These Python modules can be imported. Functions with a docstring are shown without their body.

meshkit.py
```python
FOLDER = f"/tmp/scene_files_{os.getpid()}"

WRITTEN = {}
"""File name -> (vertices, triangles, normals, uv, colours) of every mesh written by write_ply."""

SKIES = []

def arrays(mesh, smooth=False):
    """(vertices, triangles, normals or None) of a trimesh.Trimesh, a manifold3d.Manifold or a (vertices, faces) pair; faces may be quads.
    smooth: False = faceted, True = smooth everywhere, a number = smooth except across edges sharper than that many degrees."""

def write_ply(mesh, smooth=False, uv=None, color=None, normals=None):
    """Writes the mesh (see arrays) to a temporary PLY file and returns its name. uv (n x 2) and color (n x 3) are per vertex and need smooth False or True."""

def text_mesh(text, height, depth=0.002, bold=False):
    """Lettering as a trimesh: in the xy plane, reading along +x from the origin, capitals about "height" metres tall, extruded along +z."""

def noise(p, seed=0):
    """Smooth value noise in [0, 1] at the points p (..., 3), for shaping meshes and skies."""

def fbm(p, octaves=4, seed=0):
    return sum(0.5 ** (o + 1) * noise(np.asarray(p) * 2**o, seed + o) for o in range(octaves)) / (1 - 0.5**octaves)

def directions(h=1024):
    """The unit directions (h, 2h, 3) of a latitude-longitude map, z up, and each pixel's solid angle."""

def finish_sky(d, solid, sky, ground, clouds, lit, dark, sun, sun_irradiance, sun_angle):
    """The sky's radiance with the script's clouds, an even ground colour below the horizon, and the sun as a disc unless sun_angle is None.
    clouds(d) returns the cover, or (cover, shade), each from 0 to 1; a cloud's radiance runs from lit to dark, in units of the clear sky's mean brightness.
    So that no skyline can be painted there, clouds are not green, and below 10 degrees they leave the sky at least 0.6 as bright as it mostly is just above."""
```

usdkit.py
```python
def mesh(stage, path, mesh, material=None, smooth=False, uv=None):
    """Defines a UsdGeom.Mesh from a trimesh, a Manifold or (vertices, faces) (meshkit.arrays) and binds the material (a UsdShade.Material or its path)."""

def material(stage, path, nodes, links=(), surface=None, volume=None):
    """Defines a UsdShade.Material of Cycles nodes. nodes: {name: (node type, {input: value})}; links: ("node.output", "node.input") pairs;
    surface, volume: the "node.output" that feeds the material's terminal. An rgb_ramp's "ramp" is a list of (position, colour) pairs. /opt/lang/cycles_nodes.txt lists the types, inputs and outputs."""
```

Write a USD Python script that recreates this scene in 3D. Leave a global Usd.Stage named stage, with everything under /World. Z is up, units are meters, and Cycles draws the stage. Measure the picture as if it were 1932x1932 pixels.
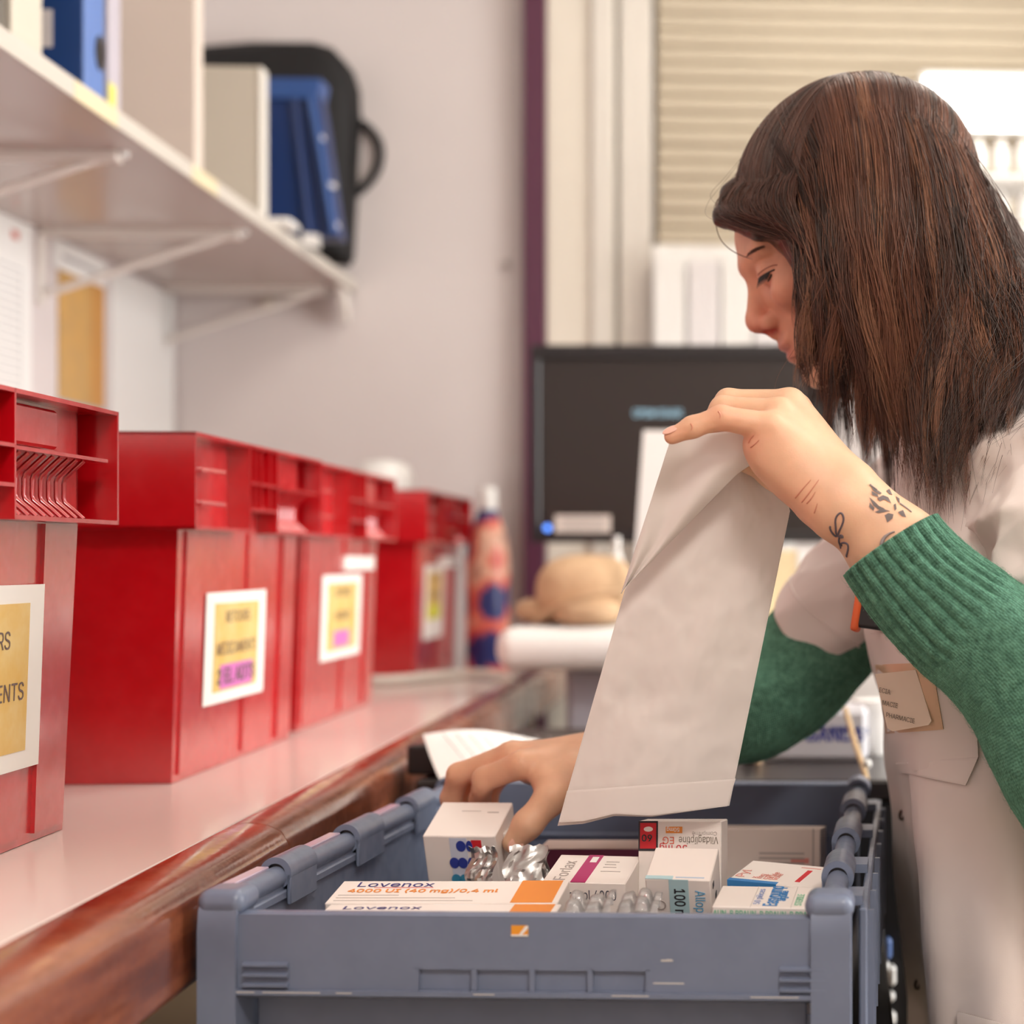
import math, numpy as np, trimesh, manifold3d as m3, usdkit, meshkit
from shapely.geometry import Polygon, Point, LineString
from pxr import Usd, UsdGeom, UsdLux, Gf, Sdf, Vt, UsdShade

stage = Usd.Stage.CreateInMemory()
UsdGeom.SetStageUpAxis(stage, UsdGeom.Tokens.z); UsdGeom.SetStageMetersPerUnit(stage, 1.0)
UsdGeom.Xform.Define(stage, '/World')
# ---------------------------------------------------------------- camera, light, exposure
H = 1.15                      # camera height
FPX, PPX, PPY = 3180.0, 1600.0, 1055.0
cam = UsdGeom.Camera.Define(stage, '/World/camera')
cam.AddTranslateOp().Set((0, 0, H)); cam.AddRotateXOp().Set(90.0)
cam.CreateHorizontalApertureAttr(24.0); cam.CreateVerticalApertureAttr(24.0)
cam.CreateFocalLengthAttr(24.0 * FPX / 1932)
cam.CreateHorizontalApertureOffsetAttr((966 - PPX) / 1932 * 24.0)
cam.CreateVerticalApertureOffsetAttr((PPY - 966) / 1932 * 24.0)
cam.CreateFStopAttr(2.7); cam.CreateFocusDistanceAttr(1.18)
cam.CreateClippingRangeAttr((0.02, 100.0))
cam.CreateExposureAttr(0.0)
CEIL_E, FRONT_E, WIN_E, LAMP_E, SKY_E = 11.5, 35.0, 14.0, 6.0, 1.0
LOOKS = {}
def lin(c):
    c = np.asarray(c, float) / 255.0
    return np.where(c <= 0.04045, c / 12.92, ((c + 0.055) / 1.055) ** 2.4)
sky = usdkit.material(stage, '/World/Looks/sky', {"b": ("background_shader", {"color": (0.9, 0.95, 1.0), "strength": SKY_E})}, [], surface="b.background")
dome = UsdLux.DomeLight.Define(stage, '/World/sky_dome')
dome.CreateIntensityAttr(SKY_E); dome.CreateColorAttr((0.9, 0.95, 1.0))

# ---------------------------------------------------------------- helpers
RNG = np.random.default_rng(7)
PSI = math.atan(199 / 3180.0); CP, SP = math.cos(PSI), math.sin(PSI)
def R2W(p):                   # room axes (u right, v away, z relative to the camera) -> world
    p = np.asarray(p, float); return np.stack([p[..., 0] * CP - p[..., 1] * SP, p[..., 0] * SP + p[..., 1] * CP, p[..., 2] + H], -1)
ROOM = np.eye(4); ROOM[:3, :3] = [[CP, -SP, 0], [SP, CP, 0], [0, 0, 1]]; ROOM[2, 3] = H
def P(px, py, Y): return np.array([(px - PPX) / FPX * Y, Y, H + (PPY - py) / FPX * Y])
used = {}
def numbered(path):
    k = used.get(path, 0); used[path] = k + 1
    return path if k == 0 else f'{path}_{k:03d}'
def tag(prim, label=None, cat=None, group=None, kind=None):
    for k, v in (('label', label), ('category', cat), ('group', group), ('kind', kind)):
        if v: prim.SetCustomDataByKey(k, v)
    return prim
def gfm(M): return Gf.Matrix4d(*[float(x) for x in np.asarray(M).T.ravel()])
def thing(name, label, cat, M=None, group=None, kind=None):
    x = UsdGeom.Xform.Define(stage, numbered('/World/' + name))
    if M is not None: x.AddTransformOp().Set(gfm(M))
    return tag(x.GetPrim(), label, cat, group, kind)
def obj(name, mesh, mat, parent=None, smooth=30, uv=None, label=None, M=None, kind=None):
    path = numbered((str(parent.GetPath()) if parent else '/World') + '/' + name)
    g = usdkit.mesh(stage, path, mesh, mat, smooth=smooth, uv=uv)
    if M is not None: g.AddTransformOp().Set(gfm(M))
    p = g.GetPrim()
    return tag(p, label, None, None, kind)
def solo(name, mesh, mat, label, cat, M=None, group=None, smooth=30, kind=None):
    return tag(obj(name, mesh, mat, None, smooth, M=M), label, cat, group, kind)
def struct(name, mesh, mat, M=None, label=None):
    return tag(obj(name, mesh, mat, None, 30, M=M), label, None, None, 'structure')

def join(*ms):
    out = []
    for m in ms:
        if isinstance(m, (list, tuple)) and not (len(m) == 2 and isinstance(m[0], np.ndarray)): m = join(*m)
        if isinstance(m, tuple): m = trimesh.Trimesh(m[0], m[1], process=False)
        out.append(m)
    return trimesh.util.concatenate(out)
def cbox(x0, x1, y0, y1, z0, z1, c=0.002):       # chamfered box
    lo, hi = np.array([x0, y0, z0], float), np.array([x1, y1, z1], float)
    c = min(c, 0.45 * float((hi - lo).min()))
    if c < 1e-5: return trimesh.creation.box(bounds=[lo, hi])
    pts = []
    for i in range(8):
        s = np.array([(i >> k) & 1 for k in range(3)])
        corner = np.where(s, hi, lo); inn = np.where(s, -c, c)
        for k in range(3):
            d = inn.copy(); d[k] = 0; pts.append(corner + d)
    return trimesh.convex.convex_hull(np.array(pts))
def bx(x0, x1, y0, y1, z0, z1): return trimesh.creation.box(bounds=[[x0, y0, z0], [x1, y1, z1]])
def rbox(size, r, n=8):                          # rounded box by hull of spheres, centred
    s = np.array(size) / 2 - r; sp = trimesh.creation.icosphere(subdivisions=2, radius=r).vertices
    pts = np.vstack([sp + s * np.array([(-1, 1)[(i >> k) & 1] for k in range(3)]) for i in range(8)])
    return trimesh.convex.convex_hull(pts)
def tube(pts, r, n=10, caps=True):
    p = np.asarray(pts, float); r = np.broadcast_to(np.asarray(r, float), (len(p),))
    t = np.gradient(p, axis=0); t /= np.linalg.norm(t, axis=1, keepdims=True) + 1e-12
    up = np.array([0, 0, 1.0]) if abs(t[0, 2]) < 0.9 else np.array([1.0, 0, 0])
    a = np.cross(t[0], up); a /= np.linalg.norm(a); A = [a]
    for i in range(1, len(p)):
        a = A[-1] - t[i] * (A[-1] @ t[i]); A.append(a / (np.linalg.norm(a) + 1e-12))
    A = np.array(A); B = np.cross(t, A); ang = np.arange(n) * 2 * np.pi / n
    v = (p[:, None] + r[:, None, None] * (np.cos(ang)[None, :, None] * A[:, None] + np.sin(ang)[None, :, None] * B[:, None])).reshape(-1, 3)
    i, j = np.meshgrid(np.arange(len(p) - 1), np.arange(n), indexing='ij'); k = (j + 1) % n
    f = np.concatenate([np.stack([i * n + j, i * n + k, (i + 1) * n + k], -1).reshape(-1, 3), np.stack([i * n + j, (i + 1) * n + k, (i + 1) * n + j], -1).reshape(-1, 3)])
    if caps:
        c0, c1 = len(v), len(v) + 1; v = np.vstack([v, p[0], p[-1]]); e = (len(p) - 1) * n; q = np.arange(n); q1 = (q + 1) % n
        f = np.vstack([f, np.stack([np.full(n, c0), q1, q], -1), np.stack([np.full(n, c1), e + q, e + q1], -1)])
    return trimesh.Trimesh(v, f, process=False)
def spline(pts, n=40):
    from scipy.interpolate import CubicSpline
    p = np.asarray(pts, float); s = np.r_[0, np.cumsum(np.linalg.norm(np.diff(p, axis=0), axis=1))]
    return CubicSpline(s, p)(np.linspace(0, s[-1], n))
def lathe(prof, n=40):                           # (r, z) pairs
    m = trimesh.creation.revolve(np.asarray(prof, float), sections=n); return m
def extr(poly, h): return trimesh.creation.extrude_polygon(Polygon(poly) if not hasattr(poly, 'geom_type') else poly, h, engine='earcut')
def frame(o, x, z):                              # 4x4 whose x axis is x and z axis is (about) z
    x = np.asarray(x, float); x = x / np.linalg.norm(x); z = np.asarray(z, float); z = z - x * (x @ z); z /= np.linalg.norm(z)
    M = np.eye(4); M[:3, 0] = x; M[:3, 1] = np.cross(z, x); M[:3, 2] = z; M[:3, 3] = o; return M
def T(m, M): m = m.copy(); m.apply_transform(M); return m
def grid(Pt, close=False):                       # (n, m, 3) grid of points -> mesh
    n, m = Pt.shape[:2]; i, j = np.meshgrid(np.arange(n - 1), np.arange(m if close else m - 1), indexing='ij'); k = (j + 1) % m
    f = np.concatenate([np.stack([i * m + j, i * m + k, (i + 1) * m + k], -1).reshape(-1, 3), np.stack([i * m + j, (i + 1) * m + k, (i + 1) * m + j], -1).reshape(-1, 3)])
    return trimesh.Trimesh(Pt.reshape(-1, 3), f, process=False)
def sheet(Pt, t=0.0003):                         # a thin sheet with thickness from a grid
    n, m = Pt.shape[:2]; g = grid(Pt); nrm = np.array(g.vertex_normals); a = Pt.reshape(-1, 3) + nrm * t / 2; b = Pt.reshape(-1, 3) - nrm * t / 2
    N = n * m; idx = np.arange(N).reshape(n, m); ring = np.r_[idx[0, :], idx[1:, -1], idx[-1, -2::-1], idx[-2:0:-1, 0]]; r1 = np.roll(ring, -1)
    f = np.vstack([g.faces, g.faces[:, ::-1] + N, np.stack([ring, r1 + N, r1], -1), np.stack([ring, ring + N, r1 + N], -1)])
    return trimesh.Trimesh(np.vstack([a, b]), f, process=False)
_tx = {}
def text(s, h, M, bold=False, sx=1.0, align='l', depth=0.00015, wf=None):
    k = (s, bold)
    if k not in _tx: _tx[k] = meshkit.text_mesh(s, 1.0, 1.0, bold)
    m = _tx[k].copy(); w0 = m.bounds[1][0] * h; sx = wf / w0 if wf else sx; w = w0 * sx
    m.apply_scale([h * sx, h, depth])
    if align == 'c': m.apply_translation([-w / 2, 0, 0])
    if align == 'r': m.apply_translation([-w, 0, 0])
    m.apply_transform(M); return m

# ---------------------------------------------------------------- materials
def mat(name, rgb, rough=0.5, spec=0.5, metal=0.0, noise=None, bump=None, coat=0.0, trans=0.0, sheen=0.0, sss=0.0, extra=None, stretch=(1, 1, 1), rnoise=0.0):
    c = lin(rgb); n = {"p": ("principled_bsdf", dict(base_color=tuple(c), roughness=rough, specular_ior_level=spec, metallic=metal, coat_weight=coat, transmission_weight=trans, sheen_weight=sheen, subsurface_weight=sss, **(extra or {})))}
    l = []
    if noise or bump or rnoise:
        n["g"] = ("texture_coordinate", {}); n["mp"] = ("mapping", {"scale": stretch}); l.append(("g.object", "mp.vector"))
    if noise:
        sc, amt = noise[:2]; c2 = lin(noise[2]) if len(noise) > 2 else c * (1 - amt)
        n["t"] = ("noise_texture", {"scale": sc, "detail": 5.0, "roughness": 0.6})
        n["r"] = ("rgb_ramp", {"ramp": [(0.3, tuple(c)), (0.7, tuple(c2))]})
        l += [("mp.vector", "t.vector"), ("t.fac", "r.fac"), ("r.color", "p.base_color")]
    if bump:
        n["t2"] = ("noise_texture", {"scale": bump[0], "detail": 4.0}); n["b"] = ("bump", {"strength": bump[1], "distance": bump[2] if len(bump) > 2 else 0.002})
        l += [("mp.vector", "t2.vector"), ("t2.fac", "b.height"), ("b.normal", "p.normal")]
    if rnoise:
        n["t3"] = ("noise_texture", {"scale": 30.0, "detail": 6.0}); n["mr"] = ("map_range", {"from_min": 0.3, "from_max": 0.7, "to_min": max(0.02, rough - rnoise), "to_max": rough + rnoise})
        l += [("mp.vector", "t3.vector"), ("t3.fac", "mr.value"), ("mr.result", "p.roughness")]
    m = usdkit.material(stage, '/World/Looks/' + name, n, l, surface="p.BSDF"); LOOKS[name] = m; return m
def emit(name, rgb, strength):
    m = usdkit.material(stage, '/World/Looks/' + name, {"e": ("emission", {"color": tuple(lin(rgb)), "strength": strength})}, [], surface="e.emission"); LOOKS[name] = m; return m
def flat(name, rgb, rough=0.6): return LOOKS.get(name) or mat(name, rgb, rough)
M_wall = mat('painted_wall', (214, 205, 202), 0.6, noise=(3.0, 0.04), bump=(120, 0.06))
M_wallL = mat('painted_wall_left', (216, 206, 204), 0.6, bump=(120, 0.06))
M_floor = mat('vinyl_floor', (176, 158, 130), 0.4, noise=(40, 0.12))
M_ceil = mat('ceiling_paint', (236, 234, 228), 0.8)
M_cream = mat('cream_paint', (222, 214, 200), 0.45)
M_cream2 = mat('cream_paint_light', (218, 212, 202), 0.45)
M_purple = mat('purple_paint', (84, 38, 62), 0.4)
M_slat = mat('beige_shutter', (194, 182, 160), 0.5, noise=(4, 0.06))
M_shelf = mat('white_melamine', (190, 174, 166), 0.22, bump=(300, 0.03))
M_lam = mat('counter_laminate', (222, 209, 202), 0.17, bump=(400, 0.02))
M_white = mat('white_plastic', (232, 230, 226), 0.35)
M_paper = mat('white_paper', (236, 234, 230), 0.7)
M_black = mat('black_plastic', (28, 25, 27), 0.35)
M_blackm = mat('black_matt', (22, 20, 22), 0.6)
M_red = mat('red_plastic', (192, 0, 18), 0.2, spec=0.6, noise=(9, 0.16), bump=(40, 0.04, 0.002), rnoise=0.08, coat=1.0, extra={'coat_roughness': 0.24, 'coat_ior': 1.8})
M_ink = mat('dark_ink', (104, 86, 82), 0.6)
M_blue = mat('blue_plastic', (22, 60, 118), 0.4)
M_blue2 = mat('blue_spine', (88, 116, 172), 0.45)
M_crate = mat('grey_blue_plastic', (113, 123, 145), 0.33, noise=(25, 0.10), bump=(60, 0.05), rnoise=0.08)
M_card = mat('carton_white', (238, 229, 222), 0.5)
# ================================================================ THE ROOM
UW, VB, UR, VF = -1.1, 3.33, 2.0, -1.0         # left wall, back wall, right wall, wall behind the camera
Z0, Z1 = -H, 1.5
struct('floor', bx(UW - .1, UR + .1, VF - .1, VB + .1, Z0 - .1, Z0), M_floor, ROOM)
struct('ceiling', bx(UW - .1, UR + .1, VF - .1, VB + .1, Z1, Z1 + .1), M_ceil, ROOM)
struct('wall_left', bx(UW - .1, UW, VF - .1, VB + .1, Z0, Z1), M_wallL, ROOM)
struct('wall_back', bx(UW, UR + .1, VB, VB + .1, Z0, Z1), M_wall, ROOM)
struct('wall_front', bx(UW, UR + .1, VF - .1, VF, Z0, Z1), M_wall, ROOM)
w0, w1, q0, q1 = 0.7, 2.5, -0.15, 1.2          # window in the right wall (v range, z range)
struct('wall_right', join(bx(UR, UR + .1, VF, w0, Z0, Z1), bx(UR, UR + .1, w1, VB, Z0, Z1), bx(UR, UR + .1, w0, w1, Z0, q0), bx(UR, UR + .1, w0, w1, q1, Z1)), M_wall, ROOM)
wn = thing('window_1', 'white framed window in the right wall', None, ROOM, kind='structure')
obj('window_frame', join(bx(UR, UR + .06, w0, w0 + .05, q0, q1), bx(UR, UR + .06, w1 - .05, w1, q0, q1), bx(UR, UR + .06, w0 + .05, w1 - .05, q0, q0 + .05), bx(UR, UR + .06, w0 + .05, w1 - .05, q1 - .05, q1), bx(UR, UR + .06, 1.575, 1.625, q0 + .05, q1 - .05)), M_white, wn)
M_pane = usdkit.material(stage, '/World/Looks/window_pane', {"f": ("fresnel", {"IOR": 1.45}), "t": ("transparent_bsdf", {}), "g": ("glossy_bsdf", {"roughness": 0.02}), "m": ("mix_closure", {})},
    [("f.fac", "m.fac"), ("t.BSDF", "m.closure1"), ("g.BSDF", "m.closure2")], surface="m.closure")
obj('pane', bx(UR + .03, UR + .034, w0 + .05, 1.575, q0 + .05, q1 - .05), M_pane, wn)
obj('pane', bx(UR + .03, UR + .034, 1.625, w1 - .05, q0 + .05, q1 - .05), M_pane, wn)
# daylight through that window
wl = UsdLux.RectLight.Define(stage, '/World/window_daylight')
Mw = np.eye(4); zax = np.array([CP, SP, 0.0]); Mw[:3, :3] = np.stack([np.array([-SP, CP, 0]), np.array([0, 0, 1.0]), zax], 1)
Mw[:3, 3] = R2W([UR + .09, (w0 + w1) / 2, (q0 + q1) / 2]); wl.AddTransformOp().Set(gfm(Mw))
wl.CreateWidthAttr(w1 - w0); wl.CreateHeightAttr(q1 - q0); wl.CreateIntensityAttr(WIN_E); wl.CreateColorAttr((1.0, 0.98, 0.95))
# ceiling light panels
M_diff = emit('lamp_diffuser', (255, 246, 234), CEIL_E); M_diff2 = emit('lamp_diffuser_front', (255, 247, 238), FRONT_E)
for k, (u, v, where) in enumerate(((0.35, 2.35, 'nearer the back wall'), (.5, -.5, 'above the camera'), (1.3, 1.5, 'nearer the right wall'))):
    cl = thing('ceiling_light', 'square white ceiling light panel ' + where, 'ceiling light', ROOM @ trimesh.transformations.translation_matrix([u, v, Z1]), 'ceiling lights')
    s = .3; obj('lamp_frame', join(bx(-s - .03, s + .03, -s - .03, -s, -.03, 0), bx(-s - .03, s + .03, s, s + .03, -.03, 0), bx(-s - .03, -s, -s, s, -.03, 0), bx(s, s + .03, -s, s, -.03, 0)), M_white, cl)
    obj('diffuser', bx(-s, s, -s, s, -.02, -.012), M_diff2 if k == 1 else M_diff, cl)
def RB(x0, x1, vd, y0, y1, c=0.0, dv=0.03):      # box standing off the back: image columns and rows at room depth vd
    Yd = vd; a = P(x0, y0, Yd) - [0, 0, H]; b = P(x1, y1, Yd) - [0, 0, H]
    ua = a[0] + (vd) * SP; ub = b[0] + vd * SP
    return cbox(ua, ub, vd, vd + dv, b[2], a[2], c)
struct('trim_1', RB(992, 1034, 3.285, -460, 3500, 0.003, .045), M_purple, ROOM, 'dark purple upright strip on the back wall')
struct('trim_2', RB(1034, 1164, 3.29, -460, 3500, 0.004, .04), M_cream, ROOM, 'wide cream upright panel beside the purple strip')
struct('trim_3', RB(1118, 1160, 3.277, -460, 3500, 0.004, .02), M_cream2, ROOM, 'pale narrow ridge on the cream upright panel')
struct('trim_4', RB(1170, 1232, 3.283, -460, 3500, 0.004, .047), M_cream2, ROOM, 'pale upright post at the left of the roller shutter')
rs = thing('roller_shutter', 'beige ribbed roller shutter on the back wall behind the woman', 'shutter', ROOM)
for k in range(22):
    y1 = 462 - k * 31
    obj('slat', RB(1240, 2260, 3.277 + (.004 if k % 2 else 0), y1 - 30, y1, 0.005, .045), M_slat, rs)
obj('bottom_rail', RB(1240, 2260, 3.27, 462, 476, 0.003, .06), M_cream, rs)
# bright luminaire high on the back wall
M_lamp = emit('wall_lamp_glow', (255, 252, 246), LAMP_E)
lm = thing('wall_lamp', 'bright white rectangular lamp on the back wall at upper right', 'lamp', ROOM)
obj('lamp_housing', RB(1738, 2300, 3.22, 128, 244, 0.004, .055), M_white, lm)
obj('lamp_diffuser', RB(1746, 2292, 3.205, 138, 236, 0.004, .015), M_lamp, lm)

# ---- back wall things
bp = thing('document_tray', 'white document holder behind the monitor, below the shutter', 'document holder', ROOM)
obj('back_panel', RB(1232, 1500, 3.235, 466, 1120, 0.002, .01), M_paper, bp)
for k, x in enumerate((1236, 1300, 1362, 1424)):
    obj('sheet', RB(x, x + 58, 3.22 - .002 * k, 486 + (k % 2) * 8, 1118, 0.0005, .012), flat('sheet_white', (226, 222, 222)) if k % 2 else M_paper, bp)
# shelves with white bottles seen past the hair at the right edge
sh = thing('wall_rack', 'white wall rack with glassware beyond the hair at the right', 'rack', ROOM)
for y in (322, 420, 520): obj('rack_board', RB(1820, 2260, 2.80, y, y + 10, 0.001, .16), M_white, sh)
for x in (1806, 2260): obj('rack_side', RB(x, x + 14, 2.80, 250, 530, 0.001, .16), M_white, sh)
M_clear = usdkit.material(stage, '/World/Looks/clear_plastic', {"f": ("fresnel", {"IOR": 1.4}), "t": ("transparent_bsdf", {"color": (0.97, 0.97, 0.97)}), "g": ("glossy_bsdf", {"roughness": 0.1}), "d": ("diffuse_bsdf", {"color": (0.9, 0.88, 0.87)}), "md": ("mix_closure", {"fac": 0.16}), "a": ("math", {"math_type": "multiply_add", "value2": 0.6, "value3": 0.03}), "m": ("mix_closure", {})},
    [("f.fac", "a.value1"), ("a.value", "m.fac"), ("t.BSDF", "md.closure1"), ("d.BSDF", "md.closure2"), ("md.closure", "m.closure1"), ("g.BSDF", "m.closure2")], surface="m.closure")
def bottle(name, label, cat, px, ytop, ybot, Y, r, mb, mc, group=None):
    o = P(px, ybot, Y); h = (ybot - ytop) / FPX * Y; Mb = np.eye(4); Mb[:3, 3] = o
    t = thing(name, label, cat, Mb, group)
    obj('bottle_body', lathe([(0, 0), (r * .92, 0), (r, .006), (r, h * .66), (r * .8, h * .75), (r * .38, h * .82), (r * .38, h * .86), (0, h * .86)]), mb, t, 40)
    obj('cap', lathe([(0, h * .84), (r * .46, h * .84), (r * .46, h * .99), (r * .4, h), (0, h)]), mc, t, 40)
    return t
wds = ['leftmost on the top shelf', 'second on the top shelf', 'third on the top shelf', 'leftmost on the middle shelf', 'second on the middle shelf', 'third on the middle shelf']
for k in range(6):
    bottle('bottle', 'small white bottle ' + wds[k] + ' of the wall rack', 'bottle', 1846 + (k % 3) * 42, 262 + (k // 3) * 98, 322 + (k // 3) * 98, 2.88, .014, M_white, M_white, 'bottles on the wall rack')

# ================================================================ COUNTER, SHELF
UE = -0.38; ZC = -0.20
def wood():
    n = {"g": ("texture_coordinate", {}), "mp": ("mapping", {"scale": (14.0, 1.6, 14.0)}), "t": ("noise_texture", {"scale": 3.0, "detail": 8.0, "roughness": 0.65}),
         "r": ("rgb_ramp", {"ramp": [(0.25, tuple(lin((78, 38, 25)))), (0.45, tuple(lin((114, 60, 40)))), (0.62, tuple(lin((142, 82, 55)))), (0.8, tuple(lin((186, 138, 92))))]}),
         "t2": ("noise_texture", {"scale": 90.0, "detail": 4.0}), "b": ("bump", {"strength": 0.25, "distance": 0.001}),
         "t3": ("noise_texture", {"scale": 16.0, "detail": 5.0}), "mr": ("map_range", {"from_min": 0.35, "from_max": 0.65, "to_min": 0.10, "to_max": 0.32}),
         "p": ("principled_bsdf", {"specular_ior_level": 0.6, "coat_weight": 0.5, "coat_roughness": 0.15})}
    m = usdkit.material(stage, '/World/Looks/varnished_wood', n, [("g.object", "mp.vector"), ("mp.vector", "t.vector"), ("t.fac", "r.fac"), ("r.color", "p.base_color"), ("g.object", "t2.vector"), ("t2.fac", "b.height"), ("b.normal", "p.normal"), ("g.object", "t3.vector"), ("t3.fac", "mr.value"), ("mr.result", "p.roughness")], surface="p.BSDF")
    return m
M_wood = wood()
ct = thing('counter', 'long pale pink laminate counter with worn wooden front edge', 'counter', ROOM)
obj('worktop', cbox(UW + .001, UE - .004, VF + .3, VB - .03, ZC - .035, ZC, .001), M_lam, ct)
prof = [(UE - .003, ZC), (UE + .006, ZC + .001), (UE + .022, ZC - .001), (UE + .032, ZC - .006), (UE + .038, ZC - .016), (UE + .039, ZC - .06), (UE + .036, ZC - .066), (UE - .003, ZC - .066)]
def nosing(v0, v1):
    m = extr(prof, v1 - v0); m.apply_transform(np.array([[1, 0, 0, 0], [0, 0, 1, v0], [0, 1, 0, 0], [0, 0, 0, 1.0]])); m.invert()
    return m
obj('wood_edge', nosing(VF + .3, 1.298), M_wood, ct, 50); obj('wood_edge', nosing(1.2995, VB - .03), M_wood, ct, 50)
for v in (VF + .35, 3.2): obj('support_panel', bx(UW + .001, UE - .12, v, v + .03, Z0, ZC - .036), M_white, ct)
# low cabinet and magenta crate below the counter
lc = thing('low_cabinet', 'low beige cabinet standing under the counter', 'cabinet', ROOM)
obj('cabinet_body', cbox(UW + .002, -.70, 1.7, 3.1, Z0, -.62, .002), M_cream, lc); obj('cabinet_top', cbox(UW + .002, -.69, 1.69, 3.11, -.62, -.60, .002), mat('tan_board', (176, 152, 122), .5), lc)
mg = thing('plastic_crate', 'magenta slatted plastic crate under the counter', 'crate', ROOM)
M_mag = mat('magenta_plastic', (196, 62, 116), .4); M_mag2 = mat('magenta_dark', (128, 8, 52), .4)
obj('crate_core', bx(-.94, -.738, 1.93, 2.07, -.60, -.46), M_mag2, mg)
for k in range(5): obj('slat', bx(-.945, -.726, 1.925, 2.075, -.598 + k * .030, -.580 + k * .030), M_mag, mg)
# wall shelf
ZS = .517; US = -.748
ws = thing('wall_shelf', 'white melamine wall shelf on metal brackets above the red crates', 'shelf', ROOM)
obj('edge_band', cbox(US - .0005, US + .0005, VF + .2, 3.325, ZS, ZS + .022, .0002), mat('edge_banding', (190, 182, 172), .4), ws)
obj('shelf_board', cbox(UW + .001, US - .0005, VF + .2, 3.325, ZS, ZS + .022, .001), M_shelf, ws)
M_tape = mat('yellowed_tape', (206, 192, 160), .5)
for a, b in ((1.94, 2.07), (2.345, 2.455)): obj('tape_strip', bx(US + .0005, US + .0011, a, b, ZS - .0005, ZS + .0215), M_tape, ws)
M_brk = mat('bracket_paint', (222, 214, 206), .4)
for v in (1.35, 2.195, 2.71, 3.27):
    b = obj('bracket', join(cbox(UW + .002, -.79, v - .012, v + .012, ZS - .012, ZS, .001), cbox(UW + .001, UW + .008, v - .012, v + .012, ZS - .12, ZS, .001),
        tube([(UW + .006, v, ZS - .104), (-.81, v, ZS - .008)], .006, 8)), M_brk, ws)
    obj('screw', T(trimesh.creation.cylinder(.007, .006, sections=12), trimesh.transformations.translation_matrix([-.785, v, ZS - .003])), M_white, ws)
obj('end_bracket', T(extr([(0, 0), (.07, 0), (.012, -.062), (0, -.062)], .01), np.array([[0, 0, 1, US - .02], [-1, 0, 0, 3.31], [0, 1, 0, ZS], [0, 0, 0, 1.0]])), M_brk, ws)
# things on the shelf
zt = ZS + .0222
def binder(label, v0, v1, u1, h, mc, ms, d=.28):
    t = thing('ring_binder', label, 'binder', ROOM)
    obj('cover', join(cbox(u1 - d, u1 - .002, v0, v0 + .003, zt, zt + h, .0008), cbox(u1 - d, u1 - .002, v1 - .003, v1, zt, zt + h, .0008)), mc, t)
    obj('spine', cbox(u1 - .003, u1, v0, v1, zt, zt + h, .0008), ms, t)
    obj('pages', bx(u1 - d + .01, u1 - .03, v0 + .006, v1 - .006, zt + .004, zt + h - .01), M_paper, t)
    return t
M_gbind = mat('grey_binder', (98, 92, 84), .5)
binder('dark grey binder at the left end of the shelf row', 1.78, 1.855, -.787, .35, M_gbind, M_gbind)
M_crbox = mat('cream_card', (192, 183, 168), .6)
binder('cream box file between the dark grey binder and the blue binder', 1.875, 1.955, -.789, .34, M_crbox, M_crbox)
bb = binder('blue lever arch binder on the shelf with a white label', 2.027, 2.088, -.77, .35, M_blue, M_blue2)
obj('finger_ring', T(trimesh.creation.annulus(.008, .014, .003, sections=24), np.array([[0, 0, 1, -.77], [1, 0, 0, 2.074], [0, 1.5, 0, zt + .068], [0, 0, 0, 1]])), M_black, bb)
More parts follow.
